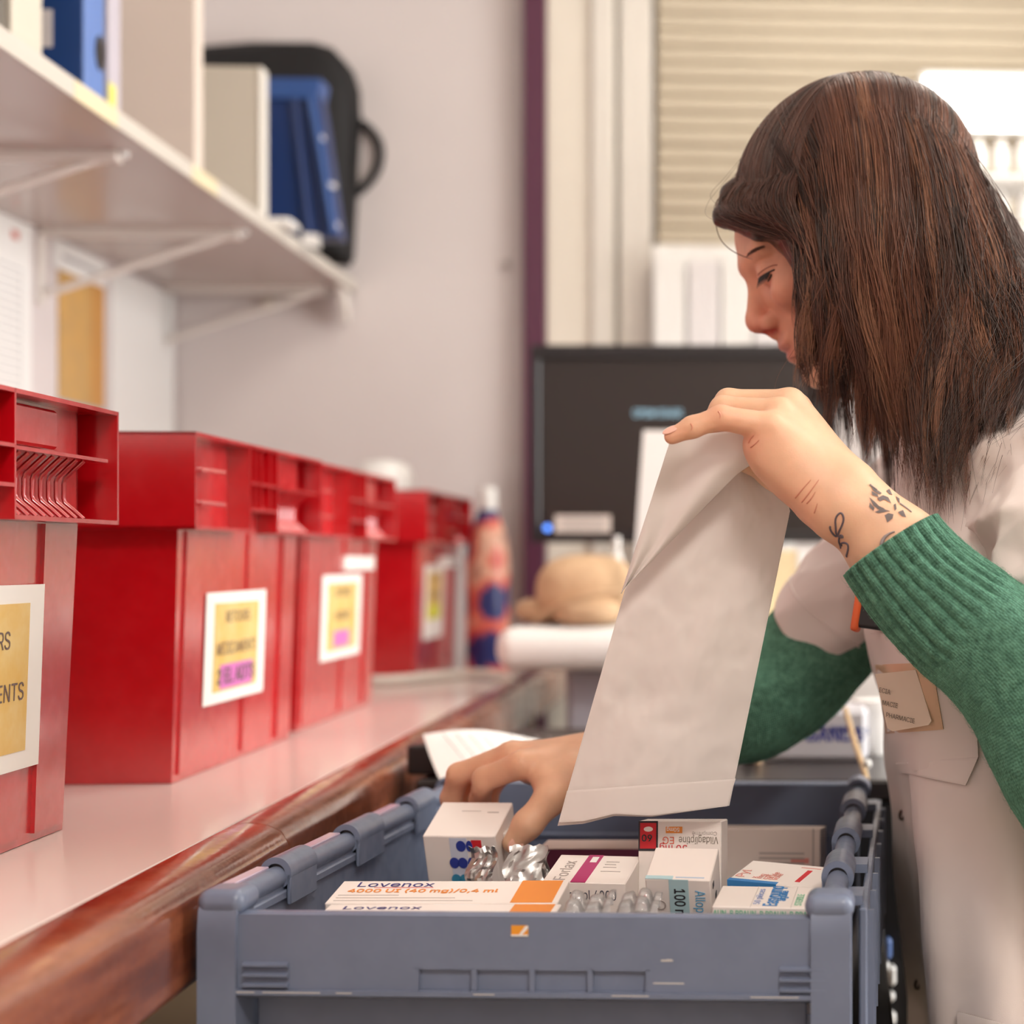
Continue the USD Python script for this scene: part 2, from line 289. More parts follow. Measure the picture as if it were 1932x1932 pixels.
obj('finger_hole', T(trimesh.creation.cylinder(.0085, .001, sections=20), np.array([[0, 0, 1, -.7697], [1, 0, 0, 2.074], [0, 1.6, 0, zt + .068], [0, 0, 0, 1]])), M_black, bb)
obj('label_sticker', bx(-.852, -.806, 2.0262, 2.0268, zt + .060, zt + .104), flat('sticker_grey', (214, 206, 204)), bb)
wbn = binder('white binder with a yellow tab, right of the blue binder', 2.102, 2.143, -.77, .35, mat('lavender_card', (172, 165, 174), .5), LOOKS['lavender_card'])
obj('yellow_tab', bx(-.7702, -.7694, 2.103, 2.126, zt + .004, zt + .042), mat('yellow_tab', (206, 200, 96), .5), wbn)
dv = solo('shelf_divider', cbox(UW + .01, -.765, 2.413, 2.446, zt, zt + .6, .001), mat('divider_board', (206, 192, 180), .5), 'tall cream upright panel standing on the shelf', 'divider', ROOM)
mf = thing('magazine_file', 'cream cardboard file box standing beside the tall upright panel', 'file box', ROOM)
obj('file_body', cbox(UW + .02, -.7645, 2.73, 2.762, zt, zt + .244, .004), M_crbox, mf); obj('file_edge', cbox(-.766, -.762, 2.728, 2.764, zt, zt + .244, .002), M_cream2, mf)
bt = solo('card_tab', cbox(-.765, -.728, 2.77, 2.83, zt, zt + .012, .003), M_white, 'small white tab at the foot of the cream file box', 'tab', ROOM)
# blue plastic file bin leaning over the shelf edge
def PR(px, py, Y):
    w = P(px, py, Y) - [0, 0, H]; return np.array([w[0] * CP + w[1] * SP, -w[0] * SP + w[1] * CP, w[2]])
Yb = 2.86
poly = [PR(x, y, Yb)[[0, 2]] for x, y in ((470, 160), (598, 158), (610, 230), (640, 447), (470, 447))]
fb = thing('file_bin', 'dark blue plastic file bin leaning over the shelf end', 'file bin', ROOM)
vb = 2.91
def XZ(m, v): return T(m, np.array([[1, 0, 0, 0], [0, 0, -1, v], [0, 1, 0, 0], [0, 0, 0, 1.0]]))
M_bin = mat('deep_blue_plastic', (12, 44, 96), .4)
obj('bin_body', XZ(extr(poly, .05), vb + .05), M_bin, fb)
rim = [PR(x, y, Yb)[[0, 2]] for x, y in ((470, 150), (607, 150), (599, 188), (470, 188))]
obj('bin_rim', XZ(extr(rim, .06), vb + .055), mat('rim_blue', (44, 78, 136), .4), fb)
pts = [PR(x, y, Yb) for x, y in ((588, 190), (608, 300), (631, 442))]
obj('bin_rib', tube(np.array(pts) + [0, -.008, 0], .007, 8), LOOKS['rim_blue'], fb)
pts = [PR(x, y, Yb) for x, y in ((556, 190), (568, 300), (584, 442))]
obj('bin_rib', tube(np.array(pts) + [0, -.002, 0], .008, 8), M_bin, fb)
for x, y in ((600, 255), (622, 345), (628, 420)): obj('bin_clip', XZ(extr([PR(x + a, y + b, Yb)[[0, 2]] for a, b in ((0, 0), (12, 2), (14, 12), (2, 10))], .004), vb - .004), M_white, fb)
obj('label_slip', XZ(extr([PR(x, y, Yb)[[0, 2]] for x, y in ((572, 440), (604, 444), (606, 470), (572, 462))], .003), vb - .003), M_white, fb)
# black bag hanging on the back wall
bg = thing('black_bag', 'black padded bag with side handle hung on the back wall', 'bag', ROOM)
v1 = 3.235
out = [PR(x, y, 3.22)[[0, 2]] for x, y in ((372, 100), (480, 88), (596, 86), (632, 96), (656, 122), (668, 158), (670, 220), (664, 330), (657, 480), (648, 494), (630, 492), (560, 480), (372, 470))]
pg = Polygon(out)
inn = pg.buffer(-.012)
def puff(poly, v0, v1, r):
    a = np.array(poly.exterior.coords); b = np.array(poly.buffer(-r).exterior.coords)
    return trimesh.convex.convex_hull(np.vstack([np.c_[a[:, 0], np.full(len(a), v0 + r), a[:, 1]], np.c_[a[:, 0], np.full(len(a), v1), a[:, 1]], np.c_[b[:, 0], np.full(len(b), v0), b[:, 1]]]))
M_bag = mat('black_nylon', (9, 7, 9), .7, bump=(500, .15))
obj('bag_body', puff(pg, v1, 3.325, .02), M_bag, bg, 60)
obj('bag_seam', tube(np.array([PR(x, y, 3.225) for x, y in ((390, 108), (596, 96), (640, 115), (658, 165), (655, 300), (648, 478))]), .005, 8), M_black, bg)
obj('handle', tube(spline([PR(x, y, 3.27) for x, y in ((655, 222), (690, 238), (716, 275), (712, 318), (690, 350), (655, 374))], 30), .0085, 12), M_bag, bg, 60)
# papers on the left wall
def leaf(name, label, cat, u, v0, v1, z0, z1, mt):
    return thing(name, label, cat, ROOM), bx(u, u + .0012, v0, v1, z0, z1)
t, m = leaf('notice_sheet', 'white typed list taped to the wall under the shelf', 'notice', UW + .001, 2.225, 2.68, .22, .515, M_paper); obj('paper', m, M_paper, t)
lines = [bx(UW + .0022, UW + .0025, 2.27, 2.645, .44 - k * .012, .442 - k * .012) for k in range(16)] + [bx(UW + .0022, UW + .0025, 2.27 + k * .093, 2.2716 + k * .093, .255, .44) for k in range(5)] + [bx(UW + .0022, UW + .0025, 2.31, 2.55, .471, .480)]
obj('printed_rows', join(lines), flat('print_grey', (170, 166, 168)), t)
obj('red_mark', bx(UW + .0022, UW + .0026, 2.61, 2.635, .484, .497), flat('print_red', (206, 120, 110)), t)
t, m = leaf('notice_strip', 'small white notice directly under the shelf, above the orange poster', 'notice', UW + .001, 2.765, 2.985, .468, .513, M_paper); obj('paper', m, M_paper, t)
obj('printed_line', bx(UW + .0022, UW + .0025, 2.80, 2.94, .486, .493), LOOKS['print_grey'], t)
t, m = leaf('poster', 'orange poster with grey drawing on the wall under the shelf', 'poster', UW + .001, 2.785, 2.98, .258, .467, M_paper); obj('paper', m, mat('orange_print', (208, 160, 88), .6, noise=(14, .2, (186, 150, 96))), t)
obj('poster_band', bx(UW + .0022, UW + .0025, 2.92, 2.98, .258, .467), mat('orange_print_deep', (196, 142, 74), .6), t)
solo('blue_notice', bx(UW + .001, UW + .0022, 2.775, 2.985, .165, .257), mat('pale_blue_print', (150, 172, 196), .6), 'pale blue notice directly below the orange poster', 'notice', ROOM)
solo('wall_board', cbox(UW + .001, UW + .008, 3.005, 3.32, .11, .506, .001), M_white, 'plain white board on the wall next to the orange poster', 'board', ROOM)
solo('light_switch', rbox((.02, .012, .03), .004), M_cream, 'small cream plate on the back wall under the shelf end', 'switch', ROOM @ trimesh.transformations.translation_matrix(PR(512, 578, 3.28) * [1, 0, 1] + [0, 3.323, 0]))
solo('wall_hook', rbox((.012, .012, .012), .003), flat('hook_grey', (176, 166, 160)), 'small grey hook on the wall right of the shelf', 'hook', ROOM @ trimesh.transformations.translation_matrix(PR(952, 493, 3.26) * [1, 0, 1] + [0, 3.323, 0]))

# ================================================================ RED CRATES
M_lab = mat('label_white', (236, 232, 226), .35); M_yel = mat('label_yellow', (218, 174, 84), .3, noise=(30, .2, (224, 196, 130))); M_pur = mat('label_purple', (204, 112, 180), .4); M_lime = mat('label_lime', (206, 206, 60), .4)
def red_crate(label, v0, ur, L=.40, paper=None, tab=False):
    Wd = .30; M = ROOM @ trimesh.transformations.translation_matrix([ur, v0, ZC + .0005])
    t = thing('red_crate', label, 'crate', M, 'red stacking crates on the counter')
    hb, ht, tp = .2255, .311, .008; wl_ = .003
    # tapered open body: right face at x=0 (top) .. -tp (bottom)
    def wallq(bot, top):
        b, c = np.array(bot), np.array(top); n = len(b); v = np.vstack([b, c]); i = np.arange(n); j = (i + 1) % n
        return v, np.vstack([np.stack([i, j, j + n], -1), np.stack([i, j + n, i + n], -1)])
    o_b = [(-Wd + tp, tp, 0), (-tp, tp, 0), (-tp, L - tp, 0), (-Wd + tp, L - tp, 0)]; o_t = [(-Wd, 0, hb), (0, 0, hb), (0, L, hb), (-Wd, L, hb)]
    hull = trimesh.convex.convex_hull(np.array([(x * 1.0, y, z) for (x, y, z) in o_b + o_t]))
    inn_ = trimesh.convex.convex_hull(np.array([(-Wd + tp + wl_, tp + wl_, wl_), (-tp - wl_, tp + wl_, wl_), (-tp - wl_, L - tp - wl_, wl_), (-Wd + tp + wl_, L - tp - wl_, wl_), (-Wd + wl_, wl_, hb + .01), (-wl_, wl_, hb + .01), (-wl_, L - wl_, hb + .01), (-Wd + wl_, L - wl_, hb + .01)]))
    MF = lambda q: m3.Manifold(m3.Mesh(np.asarray(q.vertices, np.float32), np.asarray(q.faces, np.uint32)))
    body = MF(hull) - MF(inn_)
    obj('crate_body', body, M_red, t)
    # ridged long side: three proud vertical fields
    def field(y0, y1, z0, z1, d):
        f = lambda y, z: -tp * (1 - z / hb)
        pts = [(f(y, z) + dx, y, z) for dx in (-.001, d) for (y, z) in ((y0, z0), (y1, z0), (y1, z1), (y0, z1))]
        return trimesh.convex.convex_hull(np.array(pts))
    for a, b, d in ((.02, .15, .0022), (.21, .31, .0022), (.335, .385, .003)): obj('side_panel', field(a, b, .006, hb - .001, d), M_red, t)
    # rim: skirt wall, top and bottom flanges all round
    e = .022
    rim = [bx(-Wd, -Wd + .003, 0, L, hb, ht), bx(-.003, 0, 0, L, hb, ht), bx(-Wd, 0, 0, .003, hb, ht), bx(-Wd, 0, L - .003, L, hb, ht),
           bx(-Wd - e, e, -e, 0, ht - .003, ht), bx(-Wd - e, e, L, L + e, ht - .003, ht), bx(0, e, 0, L, ht - .003, ht), bx(-Wd - e, -Wd, 0, L, ht - .003, ht),
           bx(-Wd - e, e, -e, 0, hb, hb + .003), bx(-Wd - e, e, L, L + e, hb, hb + .003), bx(0, e, 0, L * .40, hb, hb + .003), bx(0, e, L * .60, L, hb, hb + .003), bx(-Wd - e, -Wd, 0, L, hb, hb + .003),
           bx(-Wd - e, e, -e, -e + .003, hb, ht), bx(-Wd - e, e, L + e - .003, L + e, hb, ht)]
    obj('rim', join(rim), M_red, t)
    zm = (hb + ht) / 2 + .004
    rb = lambda y, z0=hb, z1=ht: bx(0, e, y - .0012, y + .0012, z0, z1)
    for y in (L * .36, L * .405, L * .455, L * .535, L * .60): obj('rib', rb(y, hb if y < L * .4 or y > L * .58 else hb + .022), M_red, t)
    obj('grid_ledge', bx(0, e, L * .36, L * .60, zm, zm + .0025), M_red, t); obj('grid_ledge', bx(0, e, L * .36, L * .60, hb + .021, hb + .0235), M_red, t)
    for y in (.42, .50): obj('grid_fill', trimesh.convex.convex_hull(np.array([(a, L * y + b, c) for a in (.002,) for b in (0, .026) for c in (hb + .024, zm - .005)] + [(.017, L * y + b, hb + .024) for b in (0, .026)])), M_red, t)
    for z in (hb + .025, hb + .055): obj('stop_peg', tube([(.001, .02, z), (.012, .022, z), (.014, .085, z)], .0022, 8), M_red, t)
    obj('grip_plate', cbox(.002, .008, L * .62, L * .86, zm + .005, ht - .006, .002), M_red, t); obj('grip_ledge', bx(0, e, L * .60, L, zm - .001, zm + .0015), M_red, t)
    for k in range(9):
        y = L * .63 + k * .0135; zz = zm - .002
        ptsk = [(.0195, y, zz), (.013, y, zz - .006), (.0065, y, zz - .0125), (.0055, y, zz - .016), (.0055, y, hb + .018), (.0065, y, hb + .0145), (.013, y, hb + .009), (.0195, y, hb + .003)]
        obj('grille_rib', tube(ptsk, .0016, 6), M_red, t, 60)
    if paper: paper(t, hb, tp)
    if tab: obj('white_sticker', field(.20, .37, hb - .04, hb - .022, .0042), M_lab, t)
    return t
def label_paper(y0, y1, z0, z1, words, chip, chipword=None, foot=0.0):
    def f(t, hb, tp):
        fx = lambda z, d: -tp * (1 - z / hb) + d
        def fq(a, b, c, d, o):
            pts = [(fx(z, o + dd), y, z) for dd in (-.0006, 0) for (y, z) in ((a, c), (b, c), (b, d), (a, d))]; return trimesh.convex.convex_hull(np.array(pts))
        sh = obj('label_sheet', fq(y0, y1, z0, z1, .0040), M_lab, t)
        mw, mh = (y1 - y0) * .13, (z1 - z0) * .1
        obj('yellow_panel', fq(y0 + mw, y1 - mw, z0 + mh + foot, z1 - mh, .0044), M_yel, sh)
        sl = math.atan(tp / hb)
        base = np.array([[0, -math.sin(-sl), math.cos(sl), 0], [1, 0, 0, 0], [0, math.cos(sl), math.sin(-sl), 0], [0, 0, 0, 1.0]])
        def at(y, z):
            B = base.copy(); B[:3, 1] = [math.sin(sl), 0, math.cos(sl)]; B[:3, 2] = [math.cos(sl), 0, -math.sin(sl)]; B[:3, 3] = [fx(z, .0046), y, z]; return B
        yc = (y0 + y1) / 2; hgt = z1 - z0
        for wd, fr, h, sx in words: obj('lettering', text(wd, h, at(yc, z0 + hgt * fr), False, sx, 'c'), M_ink, sh)
        if chip:
            mt, a, b, c, d = chip; q = obj('colour_sticker', fq(y0 + (y1 - y0) * a, y0 + (y1 - y0) * b, z0 + hgt * c, z0 + hgt * d, .0047), mt, sh)
            if chipword: obj('sticker_lettering', T(text(chipword[0], chipword[1], at(yc, z0 + hgt * (c + .05)), True, chipword[2], 'c'), trimesh.transformations.translation_matrix([.0004, 0, 0])), M_ink, sh)
    return f
red_crate('nearest red crate at the left edge, torn yellow label', .888, -.494, paper=label_paper(.15, .335, .055, .182, [('RETOURS', .66, .012, 1.0), ('MEDICAMENTS', .38, .012, 1.0)], None))
red_crate('red crate with a purple sticker low on its yellow label, second from the camera', 1.525, -.4985, paper=label_paper(.075, .27, .062, .168, [('RETOURS', .72, .011, 1.15), ('MEDICAMENTS', .43, .012, 1.05)], (M_pur, .24, .78, .12, .34), ('2 EL ADTS', .014, 1.3)))
red_crate('red crate with small white strip, third from the camera', 1.977, -.507, paper=label_paper(.09, .30, .075, .180, [('RETOURS', .74, .011, 1.1), ('ANCIENS', .46, .011, 1.1)], (M_pur, .30, .68, .14, .33)), tab=True)
red_crate('red crate with lime patch on its label, fourth from the camera', 2.76, -.525, L=.40, paper=label_paper(.06, .24, .065, .19, [('DONS', .78, .011, 1.1), ('ANCIENS', .55, .011, 1.1)], (M_lime, .2, .78, .26, .46), foot=.02), tab=True)
# ================================================================ TABLE, MONITOR AND THINGS AT THE BACK
def WB(x0, x1, y0, y1, Y, d, c=.002):            # world-aligned box whose front face covers those pixels at depth Y
    a, b = P(x0, y1, Y), P(x1, y0, Y); return cbox(a[0], b[0], Y, Y + d, a[2], b[2], c)
zt2 = P(0, 1180, 2.45)[2]
tb = thing('side_table', 'white rounded table top on a grey column, under the monitor', 'table')
tp_ = rbox((.86, .50, .062), .028); tp_.apply_translation([-.502 + .43, 2.63, zt2 - .031]); obj('table_top', tp_, M_white, tb, 60)
obj('table_column', cbox(-.42, .30, 2.50, 2.80, .0, zt2 - .06, .01), mat('blue_grey_panel', (176, 176, 186), .5), tb)
mo = thing('monitor', 'black flat computer monitor with a blue power light on the white table', 'monitor')
obj('bezel', join(WB(1000, 1580, 650, 676, 2.72, .03), WB(1000, 1018, 676, 1006, 2.72, .03), WB(1562, 1580, 676, 1006, 2.72, .03), WB(1000, 1580, 1004, 1024, 2.72, .03)), M_black, mo)
obj('screen', WB(1014, 1566, 672, 1008, 2.729, .02, 0), mat('screen_glass', (40, 34, 32), .28), mo)
obj('back_shell', WB(1010, 1570, 660, 1015, 2.745, .035, .01), M_blackm, mo)
obj('stand', join(cbox(-.29, -.23, 2.78, 2.81, zt2, P(0, 1000, 2.78)[2], .002), cbox(-.34, -.14, 2.70, 2.86, zt2, zt2 + .012, .003)), M_black, mo)
M_led = emit('led_blue', (96, 150, 255), 3.0)
obj('power_light', T(trimesh.creation.cylinder(.0052, .003, sections=20), frame(P(1033, 996, 2.7185), (1, 0, 0), (0, -1, 0))), M_led, mo)
st = obj('label_sticker', WB(1047, 1152, 972, 1005, 2.7175, .001, 0), mat('sticker_beige', (204, 192, 184), .6), mo)
obj('printed_line', join(*[WB(1060, 1140, 978 + 9 * k, 981 + 9 * k, 2.717, .0004, 0) for k in range(3)]), flat('print_grey2', (150, 142, 138)), st)
obj('screen_text', text('CPCM 03400', .0115, frame(P(1194, 786, 2.7275), (1, 0, 0), (0, -1, 0)), True, .78), emit('screen_text_glow', (170, 205, 220), 1.3), mo)
# white sheet stand between table front and the bag
sd = thing('card_stand', 'white upright card on the table in front of the monitor', 'card')
q = [P(1214, 812, 2.42), P(1300, 812, 2.42), P(1310, 1181, 2.41), P(1188, 1181, 2.41)]
obj('card', sheet(np.array([[q[0] + (q[1] - q[0]) * t for t in (0, .5, 1)], [(q[0] + q[3]) / 2 + ((q[1] + q[2]) / 2 - (q[0] + q[3]) / 2) * t for t in (0, .5, 1)], [q[3] + (q[2] - q[3]) * t for t in (0, .5, 1)]]), .002), M_paper, sd)
obj('easel_back', cbox(q[3][0] + .03, q[3][0] + .06, 2.414, 2.47, zt2, zt2 + .01, .001), M_white, sd)
# beige pouch
po = thing('fabric_pouch', 'beige fabric pouch lying on the white table', 'pouch')
M_bei = mat('beige_fabric', (206, 172, 136), .85, bump=(220, .25), noise=(12, .12))
def pillow(c, r, nz=1.0, seed=0, p=2.6):
    s = trimesh.creation.icosphere(subdivisions=4); v = np.array(s.vertices)
    k = (np.abs(v) ** p).sum(1) ** (-1 / p); v = v * k[:, None] * r
    v += (meshkit.fbm(v * 14 + 5, 3, seed)[:, None] - .5) * .012 * nz * s.vertex_normals; s.vertices = v + c; return s
cz = zt2
pm = pillow(np.zeros(3), np.array([.070, .065, .052]), 1, 3); pm.apply_translation(P(1106, 1130, 2.48)); pm.apply_translation([0, 0, cz - pm.bounds[0][2]]); obj('pouch_body', pm, M_bei, po, True)
p2 = pillow(np.zeros(3), np.array([.05, .04, .022]), 1, 5); p2.apply_translation(P(1112, 1160, 2.43)); p2.apply_translation([0, 0, cz - p2.bounds[0][2] + .001]); obj('pouch_flap', p2, M_bei, po, True)
p3 = pillow(np.zeros(3), np.array([.05, .05, .018]), 1, 8); p3.apply_translation(P(1040, 1165, 2.5)); p3.apply_translation([0, 0, cz - p3.bounds[0][2] + .001]); obj('pouch_corner', p3, M_bei, po, True)
obj('strap', tube(spline([P(1012, 1172, 2.43), P(1060, 1140, 2.40), P(1110, 1124, 2.395), P(1170, 1118, 2.40)], 24), .004, 8), M_bei, po)
bottle('tube_bottle', 'small bright white tube standing behind the beige pouch', 'tube', 1164, 1012, 1168, 2.58, .011, M_white, M_white)
bx2 = thing('carton_box', 'plain yellowish carton behind the raised paper bag, on the table', 'box')
obj('carton', cbox(*(P(1440, 0, 2.5)[0], P(1590, 0, 2.5)[0]), 2.5, 2.62, zt2, zt2 + .11, .002), mat('yellow_board', (220, 200, 160), .6), bx2)
obj('tape', cbox(P(1505, 0, 2.5)[0], P(1535, 0, 2.5)[0], 2.4985, 2.56, zt2 + .02, zt2 + .1112, .0003), M_white, bx2)
# floral bottle on the counter
def floral():
    n = {"g": ("texture_coordinate", {}), "v": ("voronoi_texture", {"scale": 12.0, "randomness": 0.9}), "t": ("noise_texture", {"scale": 70.0, "detail": 3.0}), "v2": ("voronoi_texture", {"scale": 34.0}),
         "mx": ("mix_color", {"blend_type": "linear_light", "fac": 0.05}), "r": ("rgb_ramp", {"ramp": [(0.0, tuple(lin((26, 36, 92)))), (0.52, tuple(lin((36, 46, 104)))), (0.57, tuple(lin((206, 86, 74)))), (0.66, tuple(lin((214, 110, 92)))), (0.74, tuple(lin((226, 176, 150)))), (1.0, tuple(lin((120, 70, 66))))]}),
         "a": ("math", {"math_type": "multiply_add", "value2": 0.9, "value3": 0.0}), "ad": ("math", {"math_type": "multiply_add", "value2": 0.28}), "p": ("principled_bsdf", {"roughness": 0.3})}
    return usdkit.material(stage, '/World/Looks/floral_print', n, [("g.object", "v.vector"), ("g.object", "t.vector"), ("v.distance", "a.value1"), ("t.fac", "ad.value1"), ("a.value", "ad.value3"), ("ad.value", "r.fac"), ("r.color", "p.base_color")], surface="p.BSDF")
o = PR(920, 1258, 3.08); o[2] = ZC; Mb = ROOM @ trimesh.transformations.translation_matrix(o)
fl = thing('drinking_bottle', 'navy and coral floral drinking bottle with white cap at the counter end', 'bottle', Mb)
obj('bottle_body', lathe([(0, 0), (.036, 0), (.0385, .004), (.0395, .20), (.037, .225), (.027, .262), (.018, .284), (.017, .29), (0, .29)], 48), floral(), fl, 40)
obj('cap', lathe([(0, .288), (.0165, .288), (.0165, .326), (.0135, .331), (0, .331)], 32), M_white, fl, 40)
# white round canister
cq = PR(733, 900, 2.92)
cn = thing('canister', 'white round topped canister standing inside the fourth red crate', 'canister', ROOM @ trimesh.transformations.translation_matrix([cq[0], 2.92, ZC + .004]))
obj('canister_body', lathe([(0, 0), (.046, 0), (.048, .004), (.048, .310), (0, .310)], 40), M_white, cn, 40); obj('canister_lid', lathe([(0, .308), (.05, .308), (.05, .335), (.044, .353), (.03, .362), (0, .366)], 40), M_white, cn, 40)
# white cable over the counter edge
cb = [PR(x, y, Y) for x, y, Y in ((690, 1292, 2.66), (740, 1290, 2.67), (800, 1284, 2.73), (870, 1275, 2.80), (930, 1273, 2.78), (972, 1292, 2.76), (996, 1335, 2.75), (1006, 1400, 2.75), (1010, 1480, 2.75), (1012, 1600, 2.76))]
for p_ in cb[:4]: p_[2] = max(p_[2], ZC + .009)
solo('cable', tube(spline(cb, 80), .0075, 12), M_cream2, 'thick white cable lying on the counter and hanging over its end', 'cable', ROOM, smooth=60)

# ================================================================ TROLLEY AND BLUE CRATE
ca, cY, cyaw = -.198, 1.034, .038
ZR = -.207; ZB = -.36
CM = np.eye(4); cc, ss = math.cos(cyaw), math.sin(cyaw); CM[:3, :3] = [[cc, ss, 0], [-ss, cc, 0], [0, 0, 1]]; CM[:3, 3] = [ca, cY, H + ZR]
tr = thing('trolley', 'black medicine trolley behind and under the blue crate', 'trolley')
TX0, TX1, TY0, TY1, TZ = -.42, .078, 1.655, 2.16, H - .2165
obj('trolley_cabinet', cbox(TX0, TX1, TY0, TY1, .10, TZ - .02, .004), M_blackm, tr)
obj('trolley_top', cbox(TX0 - .004, TX1 + .004, TY0 - .004, TY1 + .004, TZ - .02, TZ, .003), mat('trolley_black', (40, 34, 34), .3), tr)
obj('front_shelf', cbox(-.42, .035, 1.02, TY0, H + ZB - .0205, H + ZB - .0005, .002), M_blackm, tr)
for x in (-.40, .0): obj('shelf_leg', cbox(x, x + .03, 1.03, 1.06, .06, H + ZB - .02, .002), M_blackm, tr)
for x in (-.385, .02):
    for y in (1.045, 2.10): obj('castor', T(trimesh.creation.cylinder(.05, .025, sections=24), frame([x, y, .05], (0, 1, 0), (1, 0, 0))), M_black, tr)
for x, y, yy, mt in ((1676, 1772, 1812, M_blue2), (1672, 1817, 1846, M_white), (1684, 1824, 1862, M_white), (1682, 1874, 1892, M_white), (1672, 1902, 1925, M_white), (1684, 1912, 1936, M_white)):
    g = WB(x - 7, x + 7, y, yy, TY0 - .012, .016, .003); obj('label_clip', g, mt, tr)
bc = thing('storage_crate', 'grey blue open plastic crate full of medicine boxes in the foreground', 'crate', CM)
W2, LB, tw = .2, .529, .006
zb = ZB - ZR
# local: a -> x, b -> y, z 0 at rim
band0, band1 = -.010, -.058
fr = [cbox(-W2 + .022, W2 - .022, -.004, .004, band1, band0, .0008)]
obj('front_band', trimesh.util.concatenate(fr), M_crate, bc)
MFb = lambda q: m3.Manifold(m3.Mesh(np.asarray(q.vertices, np.float32), np.asarray(q.faces, np.uint32)))
# front panel parts: recess frame, louvres, ledge, lower panel
fx0 = P(790, 0, cY)[0] - ca; fx1 = P(1228, 0, cY)[0] - ca
zc0, zc1 = (PPY - 1868) / FPX * cY - ZR, (PPY - 1822) / FPX * cY - ZR
cells = []
xs = np.linspace(fx0, fx1, 5)
for x in xs: cells.append(bx(x - .0016, x + .0016, -.0075, -.0035, zc0 + .001, zc1))
cells += [bx(fx0 - .0016, fx1 + .0016, -.0075, -.0035, zc1 - .001, zc1 + .0012)]
obj('recess_frame', join(cells), M_crate, bc)
M_crdark = mat('grey_blue_plastic_shade', (96, 104, 126), .4)
for k in range(4): obj('recess_panel', bx(xs[k] + .0016, xs[k + 1] - .0016, -.0045, -.0038, zc0 + .001, zc1 - .001), M_crate, bc)
obj('front_field', join(bx(-W2 + .024, fx0 - .0016, -.0074, -.0038, zc0, zc1 + .0012), bx(fx1 + .0016, W2 - .024, -.0074, -.0038, zc0, zc1 + .0012), bx(-W2 + .024, W2 - .024, -.0074, -.0038, zc1 + .0012, band0 - .0006)), M_crate, bc)
for (xa, xb) in ((462, 548), (1475, 1560)):
    u0, u1 = P(xa, 0, cY)[0] - ca, P(xb, 0, cY)[0] - ca
    for k in range(3):
        z = zc1 + .003 - k * .0062
        obj('louvre', trimesh.convex.convex_hull(np.array([(x, y, zz) for x in (u0, u1) for (y, zz) in ((-.0072, z), (-.0112, z - .0012), (-.0112, z - .0024), (-.0072, z - .0046))])), M_crate, bc)
obj('front_ledge', trimesh.convex.convex_hull(np.array([(x, y, z) for x in (-W2 + .020, W2 - .024) for (y, z) in ((-.010, band1 + .0015), (-.010, band1 - .0015), (.016, band1 - .010), (.016, band1 + .002))])), M_crate, bc)
obj('lower_panel', cbox(-W2 + .028, W2 - .028, .014, .019, zb, band1 - .002, .0008), M_crate, bc)
for s in (-1, 1):
    x = s * W2
    # corner post with rounded head
    pr = [(-.011, zb), (-.011, -.022), (-.009, -.008), (-.003, -.001), (.006, .002), (.018, .002), (.018, zb)]
    post = extr(pr, .024); post.apply_transform(np.array([[0, 0, 1, min(x, x - s * .024)], [1, 0, 0, 0], [0, 1, 0, 0], [0, 0, 0, 1.0]])); obj('corner_post', post, M_crate, bc, 40)
    head = rbox((.030, .032, .016), .0075); head.apply_translation([x - s * .013, .006, -.004]); obj('post_head', head, M_crate, bc, 60)
    # long side wall, rail tube, hinge knuckles
    obj('side_wall', join(cbox(min(x - s * .012, x - s * .017), max(x - s * .012, x - s * .017), .0, LB, zb, -.006, .0008), cbox(min(x - s * .0115, x - s * .0195), max(x - s * .0115, x - s * .0195), .018, LB, -.020, -.014, .001)), M_crate, bc)
    obj('rail', tube([(x - s * .012, .014, -.006), (x - s * .012, LB, -.006)], .0075, 20), M_crate, bc, 60)
    for b0, b1 in ((.085, .135), (.225, .285), (.375, .43), (.50, .53)):
        k = trimesh.creation.annulus(.0066, .0108, b1 - b0, sections=28); k.apply_transform(frame([x - s * .012, (b0 + b1) / 2, -.003], (1, 0, 0), (0, 1, 0)))
        sk = cbox(min(x - s * .0225, x - s * .0195), max(x - s * .0225, x - s * .0195), b0, b1, -.024, -.003, .0008)
        kn = obj('hinge_knuckle', join(k, sk), M_crate, bc, 40)
        obj('hinge_bore', tube([(x - s * .012, b0 + .002, -.003), (x - s * .012, b0 + .004, -.003)], .0064, 16), M_black, kn)
    # folded lid half hanging outside
    lid = [cbox(min(x + s * .004, x + s * .009), max(x + s * .004, x + s * .009), .03, LB - .02, -.118, -.012, .001)]
    nz = [bx(min(x - s * .004, x + s * .006), max(x - s * .004, x + s * .006), b, b + .03, -.012, -.006) for b in (.04, .15, .30, .44)]
    obj('lid_half', join(lid, nz), M_crate, bc)
    for b in np.linspace(.045, .48, 8): obj('lid_rib', bx(min(x + s * .009, x + s * .013), max(x + s * .009, x + s * .013), b, b + .004, -.11, -.016), M_crate, bc)
M_ptape = mat('pinkish_tape', (190, 172, 192), .25)
for b0, b1 in ((.025, .082), (.14, .222), (.29, .37)): obj('tape_strip', cbox(-W2 + .0005, -W2 + .009, b0, b1, -.003, .0022, .0006), M_ptape, bc)
obj('back_wall', join(cbox(-W2 + .012, W2 - .012, LB - .006, LB, zb, 0, .001), cbox(-W2 + .012, W2 - .012, LB - .010, LB, -.050, -.046, .001), cbox(-W2 + .012, W2 - .012, LB, LB + .014, -.004, 0, .001)), M_crate, bc)
obj('crate_floor', cbox(-W2 + .012, W2 - .012, .0, LB, zb, zb + .006, .001), M_crate, bc)
M_or = mat('orange_print', (226, 150, 44), .4) if 'orange_print' not in LOOKS else mat('orange_ink', (226, 150, 44), .4)
